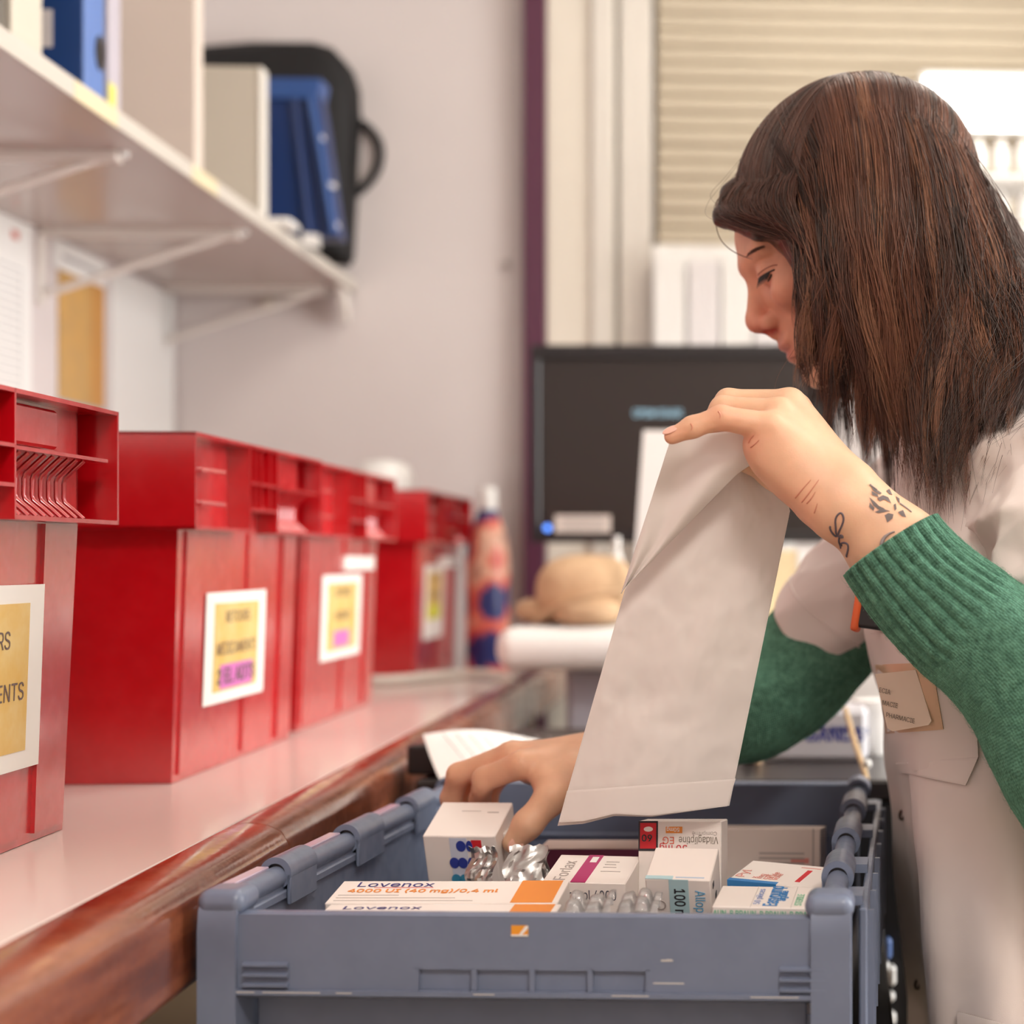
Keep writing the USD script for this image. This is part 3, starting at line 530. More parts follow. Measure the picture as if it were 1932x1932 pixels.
u = lambda px: P(px, 0, cY)[0] - ca
zz_ = lambda py: (PPY - py) / FPX * cY - ZR
s_ = obj('orange_sticker', cbox(u(970), u(1002), -.0080, -.0074, zz_(1760), zz_(1741), .0001), M_or, bc)
obj('sticker_slash', join(bx(u(970), u(1002), -.0083, -.0080, zz_(1761), zz_(1758)), trimesh.convex.convex_hull(np.array([(u(a), y, zz_(b)) for y in (-.0083, -.0080) for a, b in ((984, 1759), (997, 1742), (1002, 1741), (1002, 1746), (990, 1759))]))), M_white, s_)
M_scuff = mat('scuff', (206, 202, 196), .6)
for x, y, w, h in ((1252, 1803, 22, 3), (1237, 1846, 58, 2), (1262, 1802, 10, 3)): obj('scuff', bx(u(x), u(x + w), -.00765, -.0074, zz_(y + h), zz_(y)), M_scuff, bc)
for x, w in ((425, 60), (500, 110), (640, 30), (900, 40), (1160, 70), (1420, 90), (1540, 40)): obj('edge_wear', bx(u(x), u(x + w), -.0103, -.0099, zz_(1870), zz_(1868.4)), M_scuff, bc)

# ---- cartons in the crate
M_dk = flat('ink_black', (44, 42, 48)); M_navy = flat('ink_navy', (52, 48, 120)); M_orng = flat('ink_orange', (232, 140, 44), .4); M_gry = flat('ink_grey', (176, 166, 160))
M_cy = flat('ink_cyan', (92, 172, 214)); M_pal = flat('ink_pale_cyan', (176, 208, 214)); M_rd = flat('ink_red', (206, 34, 44)); M_mg = flat('ink_magenta', (176, 42, 104)); M_gn = flat('ink_green', (108, 190, 150)); M_bl = flat('ink_blue', (52, 128, 192))
M_teal = flat('ink_teal', (58, 140, 176)); M_inkb = flat('ink_deep_blue', (44, 60, 150)); M_pk = flat('ink_salmon', (224, 146, 134))
class Carton:
    def __init__(s, name, label, p00, p10, p01, h, body=None, group=None, flapc=True):
        x = p10 - p00; s.w = np.linalg.norm(x); x = x / s.w; y = p01 - p00; y = y - x * (x @ y); s.d = np.linalg.norm(y); y /= s.d; z = np.cross(x, y)
        s.h = h; M = np.eye(4); M[:3, 0], M[:3, 1], M[:3, 2], M[:3, 3] = x, y, z, p00
        s.t = thing(name, label, 'medicine box', M, group)
        obj('carton_body', cbox(0, s.w, 0, s.d, -h, 0, .0007), body or M_card, s.t)
    def top(s, x0, x1, y0, y1, mt, name='colour_band', e=.00025, skew=0.0):
        poly = [(x0 * s.w, y0 * s.d), (x1 * s.w, y0 * s.d), ((x1 + skew) * s.w, y1 * s.d), ((x0 + skew) * s.w, y1 * s.d)]
        m = extr(poly, e); return obj(name, m, mt, s.t)
    def front(s, x0, x1, z0, z1, mt, name='colour_band', e=.00025):   # z as fraction of h from the top edge down
        return obj(name, bx(x0 * s.w, x1 * s.w, -e, 0, -z1 * s.h, -z0 * s.h), mt, s.t)
    def ttext(s, tx, x, y, hgt, mt, ang=0, sx=1, bold=False, al='l', wf=None):
        c, q = math.cos(ang), math.sin(ang); M = np.eye(4); M[:2, :2] = [[c, -q], [q, c]]; M[:3, 3] = [x * s.w, y * s.d, .0002]
        return obj('lettering', text(tx, hgt, M, bold, sx, al, wf=wf), mt, s.t)
    def ftext(s, tx, x, z, hgt, mt, ang=0, sx=1, bold=False, al='l', wf=None):
        c, q = math.cos(ang), math.sin(ang); M = np.eye(4); M[:3, 0] = [c, 0, q]; M[:3, 1] = [-q, 0, c]; M[:3, 2] = [0, -1, 0]; M[:3, 3] = [x * s.w, -.0002, -z * s.h]
        return obj('lettering', text(tx, hgt, M, bold, sx, al, wf=wf), mt, s.t)
    def tlines(s, x0, x1, ys, t, mt): return obj('fine_print', join(*[bx(x0 * s.w, x1 * s.w * f, y * s.d, y * s.d + t, 0, .0002) for y, f in ys]), mt, s.t)
K1 = Carton('syringe_box', 'flat white box with orange end band, back one of two along the crate front', P(612, 1704, 1.112), P(1052, 1704, 1.106), P(655, 1662, 1.150), .085)
K1.top(.795, .975, .02, 1, M_orng, skew=0); K1.top(.975, 1.0, .02, 1, M_card, 'end_tab')
K1.ttext('Lovenox', .075, .72, K1.d * .20, M_navy, wf=K1.w * .34); K1.ttext('4000 UI (40 mg)/0,4 ml', .055, .47, K1.d * .14, M_orng, bold=True, wf=K1.w * .66)
K1.tlines(.16, .42, ((.68, 1),), .0005, M_rd)
K1.tlines(.03, .42, ((.34, .7), (.22, 1.3), (.10, 1.5)), .0006, M_gry)
K2 = Carton('syringe_box', 'flat white box with orange end band, front one against the crate wall', P(585, 1740, 1.066), P(1036, 1740, 1.060), P(607, 1706, 1.104), .075)
K2.top(.80, .975, 0, .98, M_orng); K2.ttext('Lovenox', .07, .70, K2.d * .16, M_navy, wf=K2.w * .34)
K2.top(.45, .65, .96, .985, M_paper, 'label_edge')
K3 = Carton('tablet_box', 'white box with blue and teal dots beside the reaching hand', P(797, 1577, 1.272), P(934, 1578, 1.268), P(815, 1513, 1.322), .085)
K3.front(.36, .60, .02, 1, flat('ink_pale_lilac', (206, 212, 228)), 'print_panel'); K3.front(.66, .80, .04, .2, M_rd, 'red_square'); K3.ftext('R', .70, .18, .0055, M_card, 0, .9, True)
dots = []
for r in range(4):
    for c in range(3):
        if r == 0 and c == 0: continue
        e = trimesh.creation.cylinder(.0036, .0004, sections=20); e.apply_transform(np.diag([1.05 if c < 2 else .7, 1.3, 1, 1.0])); e.apply_transform(np.array([[1, 0, 0, K3.w * (.40 + .115 * c)], [0, 0, 1, -.0003], [0, 1, 0, -K3.h * (.10 + .17 * r)], [0, 0, 0, 1.0]]))
        obj('print_dot', e, (M_inkb, M_inkb, M_teal, M_teal)[r], K3.t)
K3.ftext('DOC', .73, .29, .0085, M_dk, -math.pi / 2, 1.0, True); K3.tlines(.35, .62, ((.72, 1),), .0008, M_gry); K3.tlines(.72, .88, ((.68, 1),), .0014, M_gry)
K4 = Carton('sachet_box', 'white box with magenta band reading gol 4000 in the middle of the crate', P(1022, 1663, 1.170), P(1180, 1667, 1.165), P(1052, 1612, 1.222), .10)
K4.top(.34, .52, 0, 1, M_mg, skew=.02); K4.ttext('Forlax', .26, .05, .0085, M_gry, math.pi / 2, 1.1); K4.tlines(.62, .78, ((.55, 1), (.65, .97), (.75, 1), (.4, 1.1)), .001, M_gry)
K4.ftext('Macrogol 4000', .885, .125, .0070, flat('ink_slate', (70, 72, 86)), 0, .82, al='r', wf=.047)
K4.top(.42, .50, .72, .92, M_paper, 'logo_mark', .0004)
K5 = Carton('tablet_box', 'upright white box with pale cyan band reading 100', P(1217, 1658, 1.118), P(1340, 1661, 1.115), P(1223, 1598, 1.156), .105)
K5.front(.36, .66, 0, 1, M_pal, 'pale_band'); K5.ftext('100 mg', .44, .06, .0070, M_dk, -math.pi / 2, .95, True, wf=.027); K5.ftext('Allopurinol', .76, .075, .0066, M_cy, -math.pi / 2, 1.0, wf=.036)
K5.front(.16, .29, .33, .52, M_cy, 'logo_square'); K5.ftext('EG', .185, .35, .0045, M_card, -math.pi / 2, 1, True); K5.top(0, .42, .0, .10, M_pal, 'pale_edge'); K5.tlines(.46, .9, ((.05, 1),), .0012, flat('ink_lightblue', (176, 196, 216)))
ring = trimesh.creation.annulus(.0028, .0036, .0003, sections=24); ring.apply_transform(np.array([[1, 0, 0, K5.w * .22], [0, 0, 1, -.0002], [0, 1, 0, -K5.h * .19], [0, 0, 0, 1.0]])); obj('logo_ring', ring, M_gry, K5.t)
obj('side_marks', join(*[bx(K5.w, K5.w + .0003, K5.d * (.2 + .22 * k), K5.d * (.32 + .22 * k), -.012 - .013 * (k % 3), -.008 - .013 * (k % 3)) for k in range(3)]), M_dk, K5.t)
K6 = Carton('tablet_box', 'upside down white box with a red corner panel reading 60', P(1205, 1549, 1.212), P(1361, 1549, 1.208), P(1206, 1545, 1.245), .115)
K6.front(.0, .235, .0, .185, M_dk, 'black_border'); K6.front(.02, .215, .012, .17, M_rd, 'red_panel', .0005)
M_d = K6.ftext('60', .175, .085, .0046, M_dk, math.pi, 1, True); UsdGeom.Xformable(M_d).AddTranslateOp().Set((0, -.0004, 0))
el = trimesh.creation.cylinder(.0030, .0004, sections=24); el.apply_transform(np.array([[1.1, 0, 0, K6.w * .12], [0, 0, 1, -.0005], [0, .6, 0, -K6.h * .05], [0, 0, 0, 1.0]])); obj('tablet_mark', el, M_card, K6.t)
K6.front(.33, .53, .035, .075, M_orng, 'orange_tag'); K6.ftext('50mg', .50, .042, .0028, M_card, math.pi, .9, True)
K6.ftext('Vildagliptine', .965, .098, .0050, flat('ink_brown', (128, 118, 106)), math.pi, .88, wf=.0285); K6.ftext('EG', .44, .098, .0050, flat('ink_orange_red', (214, 96, 66)), math.pi, 1)
K6.ftext('Comprimé', .95, .066, .0027, M_gry, math.pi, 1); K6.ftext('50 mg', .60, .148, .0050, M_rd, math.pi, 1); obj('red_arrow', trimesh.convex.convex_hull(np.array([(K6.w * a, y, -K6.h * b) for y in (-.0003, 0) for a, b in ((.01, .49), (.11, .44), (.11, .55))])), M_rd, K6.t)
K7 = Carton('tablet_box', 'large pale box standing against the crate back wall', P(1335, 1562, 1.40), P(1548, 1564, 1.39), P(1336, 1556, 1.44), .12, mat('carton_greyish', (226, 214, 204), .5))
obj('fine_print', join(*[bx(K7.w * .46, K7.w * .86, -.0003, 0, -.021 - .004 * k, -.0195 - .004 * k) for k in range(3)]), M_gry, K7.t); K7.front(.74, .9, .20, .235, M_pk, 'salmon_mark')
K7.front(.93, .945, 0, 1, M_gry, 'fold_edge'); K7.front(.55, .8, .33, .36, M_dk, 'black_line')
K8 = Carton('tablet_box', 'white box with a blue edge and red print near the right crate wall', P(1372, 1660, 1.205), P(1558, 1678, 1.178), P(1398, 1621, 1.25), .085)
K8.front(.0, .5, .0, .12, M_bl, 'blue_band'); K8.top(0, .5, 0, .1, M_bl, 'blue_edge')
for k, x in enumerate((.09, .22, .27, .33, .38, .43)): K8.ttext(('Pyl', 'x', 'mg', 'cpr', 'orale', 'voie')[k], x + .03, .18, .007 if k == 0 else .0045, M_pk, math.pi / 2, 1.1)
K8.top(.64, .69, .2, .75, M_rd, 'red_bar'); K8.tlines(.55, .75, ((.85, 1),), .001, M_pk)
K9 = Carton('tablet_box', 'flat white box with green lettering along its front edge, at the right', P(1343, 1710, 1.085), P(1552, 1714.4, 1.080), P(1369, 1671, 1.132), .07)
K9.ftext('AUN  B.BRAUN  B.BRAUN  B.BRAUN', .01, .085, .0036, M_gn, 0, 1.0, True, wf=K9.w * .93)
K9.top(.345, .348, 0, 1, M_gry, 'fold_line'); K9.top(.71, .713, 0, 1, M_gry, 'fold_line')
K9.ttext('50 pièces', .42, .12, .0042, flat('ink_periwinkle', (140, 160, 210)), math.pi / 2, 1.3); K9.ttext('Easypump', .58, .05, .009, M_bl, math.pi / 2, .75, True); K9.ttext('aiguille', .64, .3, .005, M_bl, math.pi / 2, 1, True); K9.ttext('STERILE', .80, .1, .0046, M_gn, math.pi / 2, 1); K9.tlines(.84, .97, ((.5, 1), (.62, 1), (.74, .98), (.38, 1)), .0009, M_gry)
K10 = Carton('tablet_box', 'dark magenta box with a pale top at the back of the crate', P(1016, 1602, 1.36), P(1225, 1602, 1.36), P(1020, 1585, 1.405), .10, flat('carton_magenta', (112, 36, 72)))
K10.top(0, 1, 0, 1, mat('carton_pink', (206, 184, 176), .5), 'pale_top'); K10.front(0, .45, .17, 1, M_card, 'white_field')
K11 = Carton('tablet_box', 'narrow white box standing between the dotted box and the thumb', P(936, 1572, 1.292), P(957, 1572, 1.290), P(944, 1552, 1.322), .08)
# foil blisters and clear blisters
M_foil = mat('aluminium_foil', (176, 174, 172), .34, metal=1.0, bump=(120, .2, .001))
def foil(label, px, py, Y, w, h, seed, lean):
    n = 14; a = np.linspace(0, 1, n); A, B = np.meshgrid(a, a, indexing='ij'); r = np.random.default_rng(seed)
    X = (A - .5) * w + .0018 * np.sin(7 * B + seed); Z = B * h + .0022 * (np.abs(((A * 3.3 + seed * .3) % 1) - .5) * 2 - .5) * B; Yv = .0035 * (meshkit.fbm(np.stack([A * 4, B * 4, A * 0 + seed], -1), 3, seed) - .5) * 2 + lean * B * h
    o = P(px, py, Y); Pt = np.stack([o[0] + X + .1 * lean * Z, o[1] + Yv, o[2] + Z], -1)
    t = thing('foil_blister', label, 'blister pack'); obj('foil_sheet', sheet(Pt, .0004), M_foil, t, 20)
foil('crumpled silver foil blister in front of the dotted box', 905, 1668, 1.235, .020, .026, 3, .3)
foil('crumpled silver foil blister between the thumb and the magenta striped box', 985, 1668, 1.215, .028, .026, 8, .5)
foil('silver foil strip leaning beside the magenta striped box', 1018, 1665, 1.235, .012, .022, 12, .2)
def clear(label, x0, x1, y0, Y, seed):
    o, o2 = P(x0, y0, Y), P(x1, y0, Y); w = o2[0] - o[0]; t = thing('clear_blister', label, 'blister pack')
    n = 40; a = np.linspace(0, 1, n); A, B = np.meshgrid(a, a, indexing='ij')
    dome = sum(np.clip(1 - (((A - cx) / .17) ** 4 + ((B - cy) / .2) ** 4), 0, 1) ** .5 for cx in (.2, .6, .97) for cy in (.3, .8))
    Pt = np.stack([o[0] + A * w, o[1] + B * .032, o[2] + B * .004 + .006 * np.minimum(dome, 1) + .0015 * np.sin(A * 7 + seed)], -1)
    obj('blister_shell', sheet(Pt, .0003), M_clear, t, True); obj('blister_backing', sheet(np.stack([o[0] + A * w, o[1] + B * .032, o[2] + B * .004 - .0012 + .0015 * np.sin(A * 7 + seed)], -1)[::6, ::6], .0004), M_clear, t)
clear('clear plastic blister pack at the crate front, left of two', 1060, 1150, 1728, 1.068, 1)
clear('clear plastic blister pack at the crate front, right of two', 1160, 1240, 1724, 1.072, 4)
# ---- behind the crate
def poly3(pts, Y): return np.array([P(x, y, yy) for (x, y), yy in zip(pts, Y)])
ps = thing('prescription_sheet', 'white printed prescription sheet behind the reaching hand', 'sheet')
q = poly3([(798, 1386), (1090, 1392), (1110, 1466), (836, 1482)], [1.70, 1.74, 1.66, 1.625])
n = 16; a = np.linspace(0, 1, n); A, B = np.meshgrid(a, a, indexing='ij')
Pt = (q[0] * ((1 - A) * (1 - B))[..., None] + q[1] * (A * (1 - B))[..., None] + q[2] * (A * B)[..., None] + q[3] * ((1 - A) * B)[..., None]); Pt[..., 2] += .006 * np.sin(A * 5) - .004 * np.sin(B * 3)
obj('paper', sheet(Pt, .0003), M_paper, ps, True)
lns = []
for k in range(9):
    i = .12 + k * .085
    lns.append(tube([q[0] + (q[1] - q[0]) * (i + .0) + (q[3] - q[0]) * .08 + [0, -.004, .006], q[0] + (q[1] - q[0]) * (i + .10) + (q[3] - q[0]) * .8 + [0, -.004, .004]], .0006, 4))
obj('printed_line', join(*lns), LOOKS['print_grey'], ps)
solo('binder_clip', rbox((.036, .03, .03), .004), M_black, 'black clip block at the back left corner of the crate', 'clip', trimesh.transformations.translation_matrix([P(798, 0, 1.68)[0], 1.70, TZ + .0152]))
eb = thing('bandage_box', 'grey white box with blue lettering on the black trolley', 'box')
Yq = 1.80; zbq = TZ
obj('box_body', cbox(P(1440, 0, Yq)[0], P(1638, 0, Yq)[0], Yq, Yq + .09, TZ, P(0, 1337, Yq)[2], .006), mat('box_grey', (196, 194, 198), .5), eb)
fM = lambda px, py: frame(P(px, py, Yq - .0004), (1, 0, 0), (0, -1, 0))
obj('lettering', text('BANDS', .0135, fM(1520, 1398), True, .98), M_inkb, eb); obj('lettering', text('RUBBER', .006, fM(1548, 1381), True, 1.0), M_inkb, eb); obj('lettering', text('100 g', .0065, fM(1596, 1382), False, 1.0), M_inkb, eb)
obj('lettering', text('Lyreco', .007, fM(1452, 1394), False, 1.0), flat('ink_script_green', (92, 128, 116)), eb)
bs = thing('rubber_stamp', 'small black clip with wooden side block left of the grey box', 'clip')
obj('clip_body', WB(1400, 1424, 1418, 1443, 1.78, .03, .003), M_black, bs); obj('wood_block', WB(1424, 1436, 1410, 1443, 1.78, .03, .001), mat('pale_wood', (206, 176, 140), .6), bs); obj('clip_lever', WB(1402, 1420, 1403, 1419, 1.79, .004, .001), M_crdark, bs)
solo('white_tray', cbox(P(1330, 0, 1.86)[0], P(1400, 0, 1.86)[0], 1.86, 2.0, TZ, TZ + .03, .004), M_white, 'white tray left of the black clip on the trolley', 'tray')
eb2 = thing('elastic_band', 'tan elastic strap hanging over the grey box and the crate corner', 'strap')
obj('strap', tube(spline([P(1594, 1336, 1.775), P(1604, 1370, 1.76), P(1614, 1405, 1.72), P(1628, 1445, 1.66), P(1634, 1472, 1.60)], 24), .0028, 8), mat('tan_elastic', (196, 166, 124), .6), eb2)
obj('strap_bead', T(trimesh.creation.icosphere(subdivisions=2, radius=.0045), trimesh.transformations.translation_matrix(P(1636, 1441, 1.63))), M_white, eb2)
wb2 = thing('white_carton', 'bright white carton behind the grey box on the trolley', 'box')
obj('carton', cbox(P(1560, 0, 2.0)[0], .05, 2.0, 2.12, TZ, TZ + .128, .003), M_white, wb2); obj('carton_lid', cbox(P(1556, 0, 2.0)[0], .053, 1.996, 2.124, TZ + .128, TZ + .148, .003), M_paper, wb2)
pl = thing('white_pot', 'white round pot at the right end of the trolley', 'pot', trimesh.transformations.translation_matrix([P(1650, 0, 1.9)[0], 1.88, TZ]))
obj('pot_body', lathe([(0, 0), (.018, 0), (.022, .05), (0, .05)], 32), M_white, pl, 40); obj('pot_lid', lathe([(0, .05), (.0235, .05), (.0235, .06), (0, .06)], 32), M_paper, pl, 40)
# ================================================================ THE WOMAN
def smin(a, b, k):
    h = np.clip(.5 + .5 * (b - a) / k, 0, 1); return b * (1 - h) + a * h - k * h * (1 - h)
class Prim:
    def __init__(s, fn, c, R, k, op='+', grp=0): s.fn, s.c, s.R, s.k, s.op, s.grp = fn, np.asarray(c, float), R, k, op, grp
def cap(a, b, ra, rb, k=.006, op='+', grp=0):
    a, b = np.asarray(a, float), np.asarray(b, float); ab = b - a; L2 = ab @ ab + 1e-12
    def fn(p):
        t = np.clip(((p - a) @ ab) / L2, 0, 1); return np.linalg.norm(p - a - t[:, None] * ab, axis=1) - (ra + (rb - ra) * t)
    return Prim(fn, (a + b) / 2, np.linalg.norm(ab) / 2 + max(ra, rb), k, op, grp)
def ell(c, r, Rm=None, k=.006, op='+', grp=0):
    c, r = np.asarray(c, float), np.asarray(r, float); Rm = np.eye(3) if Rm is None else np.asarray(Rm, float)
    def fn(p):
        q = (p - c) @ Rm; k0 = np.linalg.norm(q / r, axis=1); k1 = np.linalg.norm(q / r ** 2, axis=1) + 1e-9; return k0 * (k0 - 1) / k1
    return Prim(fn, c, float(r.max()), k, op, grp)
def evaluate(p, prims, gk):
    acc = {}
    for q in prims:
        d = q.fn(p)
        if q.grp not in acc: acc[q.grp] = d if q.op == '+' else np.full(len(p), 1.0)
        elif q.op == '+': acc[q.grp] = smin(acc[q.grp], d, q.k)
        else: acc[q.grp] = -smin(-acc[q.grp], d, q.k)
    out = None
    for g, d in acc.items(): out = d if out is None else smin(out, d, gk.get(g, .004))
    return out
def surface(prims, h, gk={}, post=None, B=14):
    half = B * h * .5 * math.sqrt(3); seen = {}
    for q in prims:
        if q.op != '+': continue
        lo = np.floor((q.c - q.R - .012) / (B * h)).astype(int); hi = np.floor((q.c + q.R + .012) / (B * h)).astype(int)
        g = np.stack(np.meshgrid(*[np.arange(l, m + 1) for l, m in zip(lo, hi)], indexing='ij'), -1).reshape(-1, 3)
        d = q.fn((g + .5) * B * h)
        for b, dd in zip(g[d < half * 1.5 + .02], d[d < half * 1.5 + .02]): seen.setdefault(tuple(b), True)
    blocks = np.array(sorted(seen)); C = (blocks + .5) * B * h
    D = np.stack([q.fn(C) for q in prims], 1)
    n1 = np.stack(np.meshgrid(*[np.arange(B + 1)] * 3, indexing='ij'), -1).reshape(-1, 3)
    keys, verts, quads = [], [], []
    OFF = 4096
    key = lambda ijk: ((ijk[..., 0] + OFF) * 8192 + ijk[..., 1] + OFF) * 8192 + ijk[..., 2] + OFF
    for bi, b in enumerate(blocks):
        near = [q for q, dd in zip(prims, D[bi]) if dd < half * 2 + q.k + .02]
        if not any(q.op == '+' for q in near): continue
        base = b * B; P_ = (base + n1) * h
        v = evaluate(P_, near, gk)
        if post is not None: v = post(P_, v)
        v = v.reshape(B + 1, B + 1, B + 1)
        if v.min() > 0 or v.max() < 0: continue
        neg = v < 0
        cnt = sum(neg[i:B + i, j:B + j, k:B + k].astype(int) for i in (0, 1) for j in (0, 1) for k in (0, 1))
        act = np.argwhere((cnt > 0) & (cnt < 8))
        if len(act) == 0: continue
        acc = np.zeros((len(act), 3)); num = np.zeros(len(act))
        for ax in range(3):
            o = [a for a in range(3) if a != ax]
            for s0 in (0, 1):
                for s1 in (0, 1):
                    i0 = act.copy(); i0[:, o[0]] += s0; i0[:, o[1]] += s1; i1 = i0.copy(); i1[:, ax] += 1
                    a, c = v[tuple(i0.T)], v[tuple(i1.T)]; m = (a < 0) != (c < 0)
                    t = np.where(m, a / np.where(m, a - c, 1), 0); pt = i0.astype(float); pt[:, ax] += t
                    acc[m] += pt[m]; num += m
        keys.append(key(act + base)); verts.append((acc / num[:, None] + base) * h)
        for ax in range(3):
            sl0 = [slice(0, B)] * 3; sl1 = [slice(0, B)] * 3; sl1[ax] = slice(1, B + 1)
            a, c = neg[tuple(sl0)], neg[tuple(sl1)]
            e = np.argwhere(a != c)
            if len(e) == 0: continue
            fl = a[tuple(e.T)]; o = [(ax + 1) % 3, (ax + 2) % 3]; d1, d2 = np.eye(3, dtype=int)[o[0]], np.eye(3, dtype=int)[o[1]]
            g = e + base; q4 = np.stack([key(g - d1 - d2), key(g - d2), key(g), key(g - d1)], -1)
            q4[~fl] = q4[~fl][:, ::-1]; quads.append(q4)
    K = np.concatenate(keys); V = np.concatenate(verts); K, first = np.unique(K, return_index=True); V = V[first]
    Q = np.concatenate(quads); idx = np.searchsorted(K, Q); idx = np.minimum(idx, len(K) - 1); ok = (K[idx] == Q).all(1); Q = idx[ok]
    F = np.vstack([Q[:, [0, 1, 2]], Q[:, [0, 2, 3]]])
    m = trimesh.Trimesh(V, F, process=False)
    return m
def relax(m, it=2):
    from scipy.sparse import coo_matrix, diags
    e = m.edges; n = len(m.vertices); W = coo_matrix((np.ones(2 * len(e)), (np.r_[e[:, 0], e[:, 1]], np.r_[e[:, 1], e[:, 0]])), shape=(n, n)).tocsr(); W.data[:] = 1
    W = diags(1 / np.maximum(np.asarray(W.sum(1)).ravel(), 1)) @ W; v = np.array(m.vertices)
    for _ in range(it):
        v = v + .5 * (W @ v - v); v = v - .52 * (W @ v - v)
    m.vertices = v; return m

# ---- skeleton
YH = 1.35
TH = math.radians(36.0); Fw = np.array([-math.cos(TH), 0, -math.sin(TH)]); Up = np.array([-math.sin(TH), 0, math.cos(TH)]); Lt = np.array([0, -1.0, 0])
yaw = math.radians(5.0); Rz = np.array([[math.cos(yaw), -math.sin(yaw), 0], [math.sin(yaw), math.cos(yaw), 0], [0, 0, 1]])
Fw, Up, Lt = Rz @ Fw, Rz @ Up, Rz @ Lt
NAS = P(1418, 535, YH); HO = NAS - (88 * Fw - 12 * Up) / 1000
def Hd(x, l, z): return HO + (x * Fw + l * Lt + z * Up) / 1000
HR = np.stack([Fw, Lt, Up], 1)
def hell(c, r, k=6, op='+', ang=0):
    Rm = HR
    if ang: ca_, sa_ = math.cos(math.radians(ang)), math.sin(math.radians(ang)); Rm = np.stack([Fw * ca_ + Up * sa_, Lt, -Fw * sa_ + Up * ca_], 1)
    return ell(Hd(*c), np.array(r) / 1000, Rm, k / 1000, op, 0)
def hcap(a, b, ra, rb, k=6, op='+'): return cap(Hd(*a), Hd(*b), ra / 1000, rb / 1000, k / 1000, op, 0)
head = [hell((-20, 0, -4), (89, 71, 80)), hell((40, 0, 6), (44, 58, 38), 12), hell((44, 0, -38), (46, 57, 58), 14), hell((52, 0, -82), (42, 44, 34), 14),
        hell((86, 0, -101), (13, 17, 13), 12), hell((70, 0, -70), (27, 32, 27), 10),
        hell((64, 42, -36), (22, 18, 18), 12), hell((64, -42, -36), (22, 18, 18), 12),
        hcap((14, 50, -70), (78, 16, -104), 11, 11, 14), hcap((14, -50, -70), (78, -16, -104), 11, 11, 14),
        hcap((82, 8, 0), (71, 44, 3), 6.5, 7, 12), hcap((82, -8, 0), (71, -44, 3), 6.5, 7, 12),
        hell((92, 31, -19), (15, 15, 9), 9, '-'), hell((92, -31, -19), (15, 15, 9), 9, '-'),
        hell((72.5, 31, -17), (13, 14, 12), 3), hell((72.5, -31, -17), (13, 14, 12), 3),
        hcap((84, 0, -12), (101, 0, -35), 5.5, 7.5, 9), hell((102.5, 0, -40), (9, 9.5, 8.5), 6), hell((94, 10, -46), (9, 6.5, 6.5), 4), hell((94, -10, -46), (9, 6.5, 6.5), 4), hcap((101, 0, -44), (97, 0, -56), 4, 4, 5),
        hell((101, 6, -51.5), (5.5, 3.0, 3.2), 2, '-'), hell((101, -6, -51.5), (5.5, 3.0, 3.2), 2, '-'),
        hell((92, 0, -67), (8.5, 20, 5.5), 4), hell((91.5, 0, -78.5), (8.5, 17, 5.5), 4), hell((102, 0, -72.6), (6, 19, 1.1), 1.5, '-'),
        hell((-6, 74, -26), (17, 7, 29), 4), hell((-6, -74, -26), (17, 7, 29), 4)]
NB = np.array([.125, 1.375, H + .085])
neck = [cap(Hd(-22, 0, -50), NB, .050, .056, .02), cap(Hd(20, 0, -88), NB + [-.01, 0, .0], .030, .040, .02)]
SN, EN, WN = P(1962, 800, 1.245), P(2126, 1496, 1.12), P(1598, 942, 1.140)      # near shoulder, elbow, wrist
SFa, EFa, WFa = P(1838, 820, 1.535), P(1490, 1300, 1.52), P(1112, 1440, 1.345)     # far
trunk = [cap(NB, SN + [.0, .03, -.02], .05, .045, .03), cap(NB, SFa + [0, -.03, -.02], .05, .045, .03), cap(NB, [.15, 1.37, H - .30], .06, .08, .05),
         cap(SN, EN, .042, .038, .03), cap(SFa, EFa, .042, .036, .03)]
def axisR(a, b, n): x = (b - a) / np.linalg.norm(b - a); n = n - x * (n @ x); n /= np.linalg.norm(n); return np.stack([x, n, np.cross(x, n)], 1)
fore = [cap(EN, WN + (EN - WN) * .2, .040, .0285, .02), cap(WN + (EN - WN) * .22, WN, .0290, .0258, .02),
        cap(EFa, WFa + (EFa - WFa) * .25, .038, .027, .02), cap(WFa + (EFa - WFa) * .25, WFa, .026, .022, .02)]
# near hand (left)
Yk = lambda *a: P(*a)
nh = []
M_ = {'pk': Yk(1455, 806, 1.128), 'rg': Yk(1470, 780, 1.146), 'md': Yk(1490, 762, 1.166), 'ix': Yk(1502, 772, 1.184)}
for kx, r in (('pk', .0135), ('rg', .0140), ('md', .0140), ('ix', .014)): nh.append(cap(WN + (M_[kx] - WN) * .10, M_[kx], .0165, r * .80, .012))
nh += [cap(Yk(1575, 965, 1.130), Yk(1462, 862, 1.134), .0185, .0165, .012), cap(Yk(1545, 940, 1.150), Yk(1478, 850, 1.165), .018, .016, .012), cap(Yk(1440, 838, 1.136), Yk(1500, 895, 1.140), .0135, .017, .010),
       cap(Yk(1500, 905, 1.165), Yk(1455, 872, 1.172), .012, .010, .008)]
gk = {}
def finger(grp, pts, rs, k=.004, kn=1.0):
    out = []
    for i in range(len(pts) - 1):
        out.append(cap(pts[i], pts[i + 1], rs[i], rs[i + 1], k, '+', grp))
    gk[grp] = .0035
    return out
fing = []
fing += finger(1, [M_['pk'], Yk(1361, 788, 1.122), Yk(1306, 806, 1.120), Yk(1268, 823, 1.119)], [.0098, .0080, .0070, .0056])
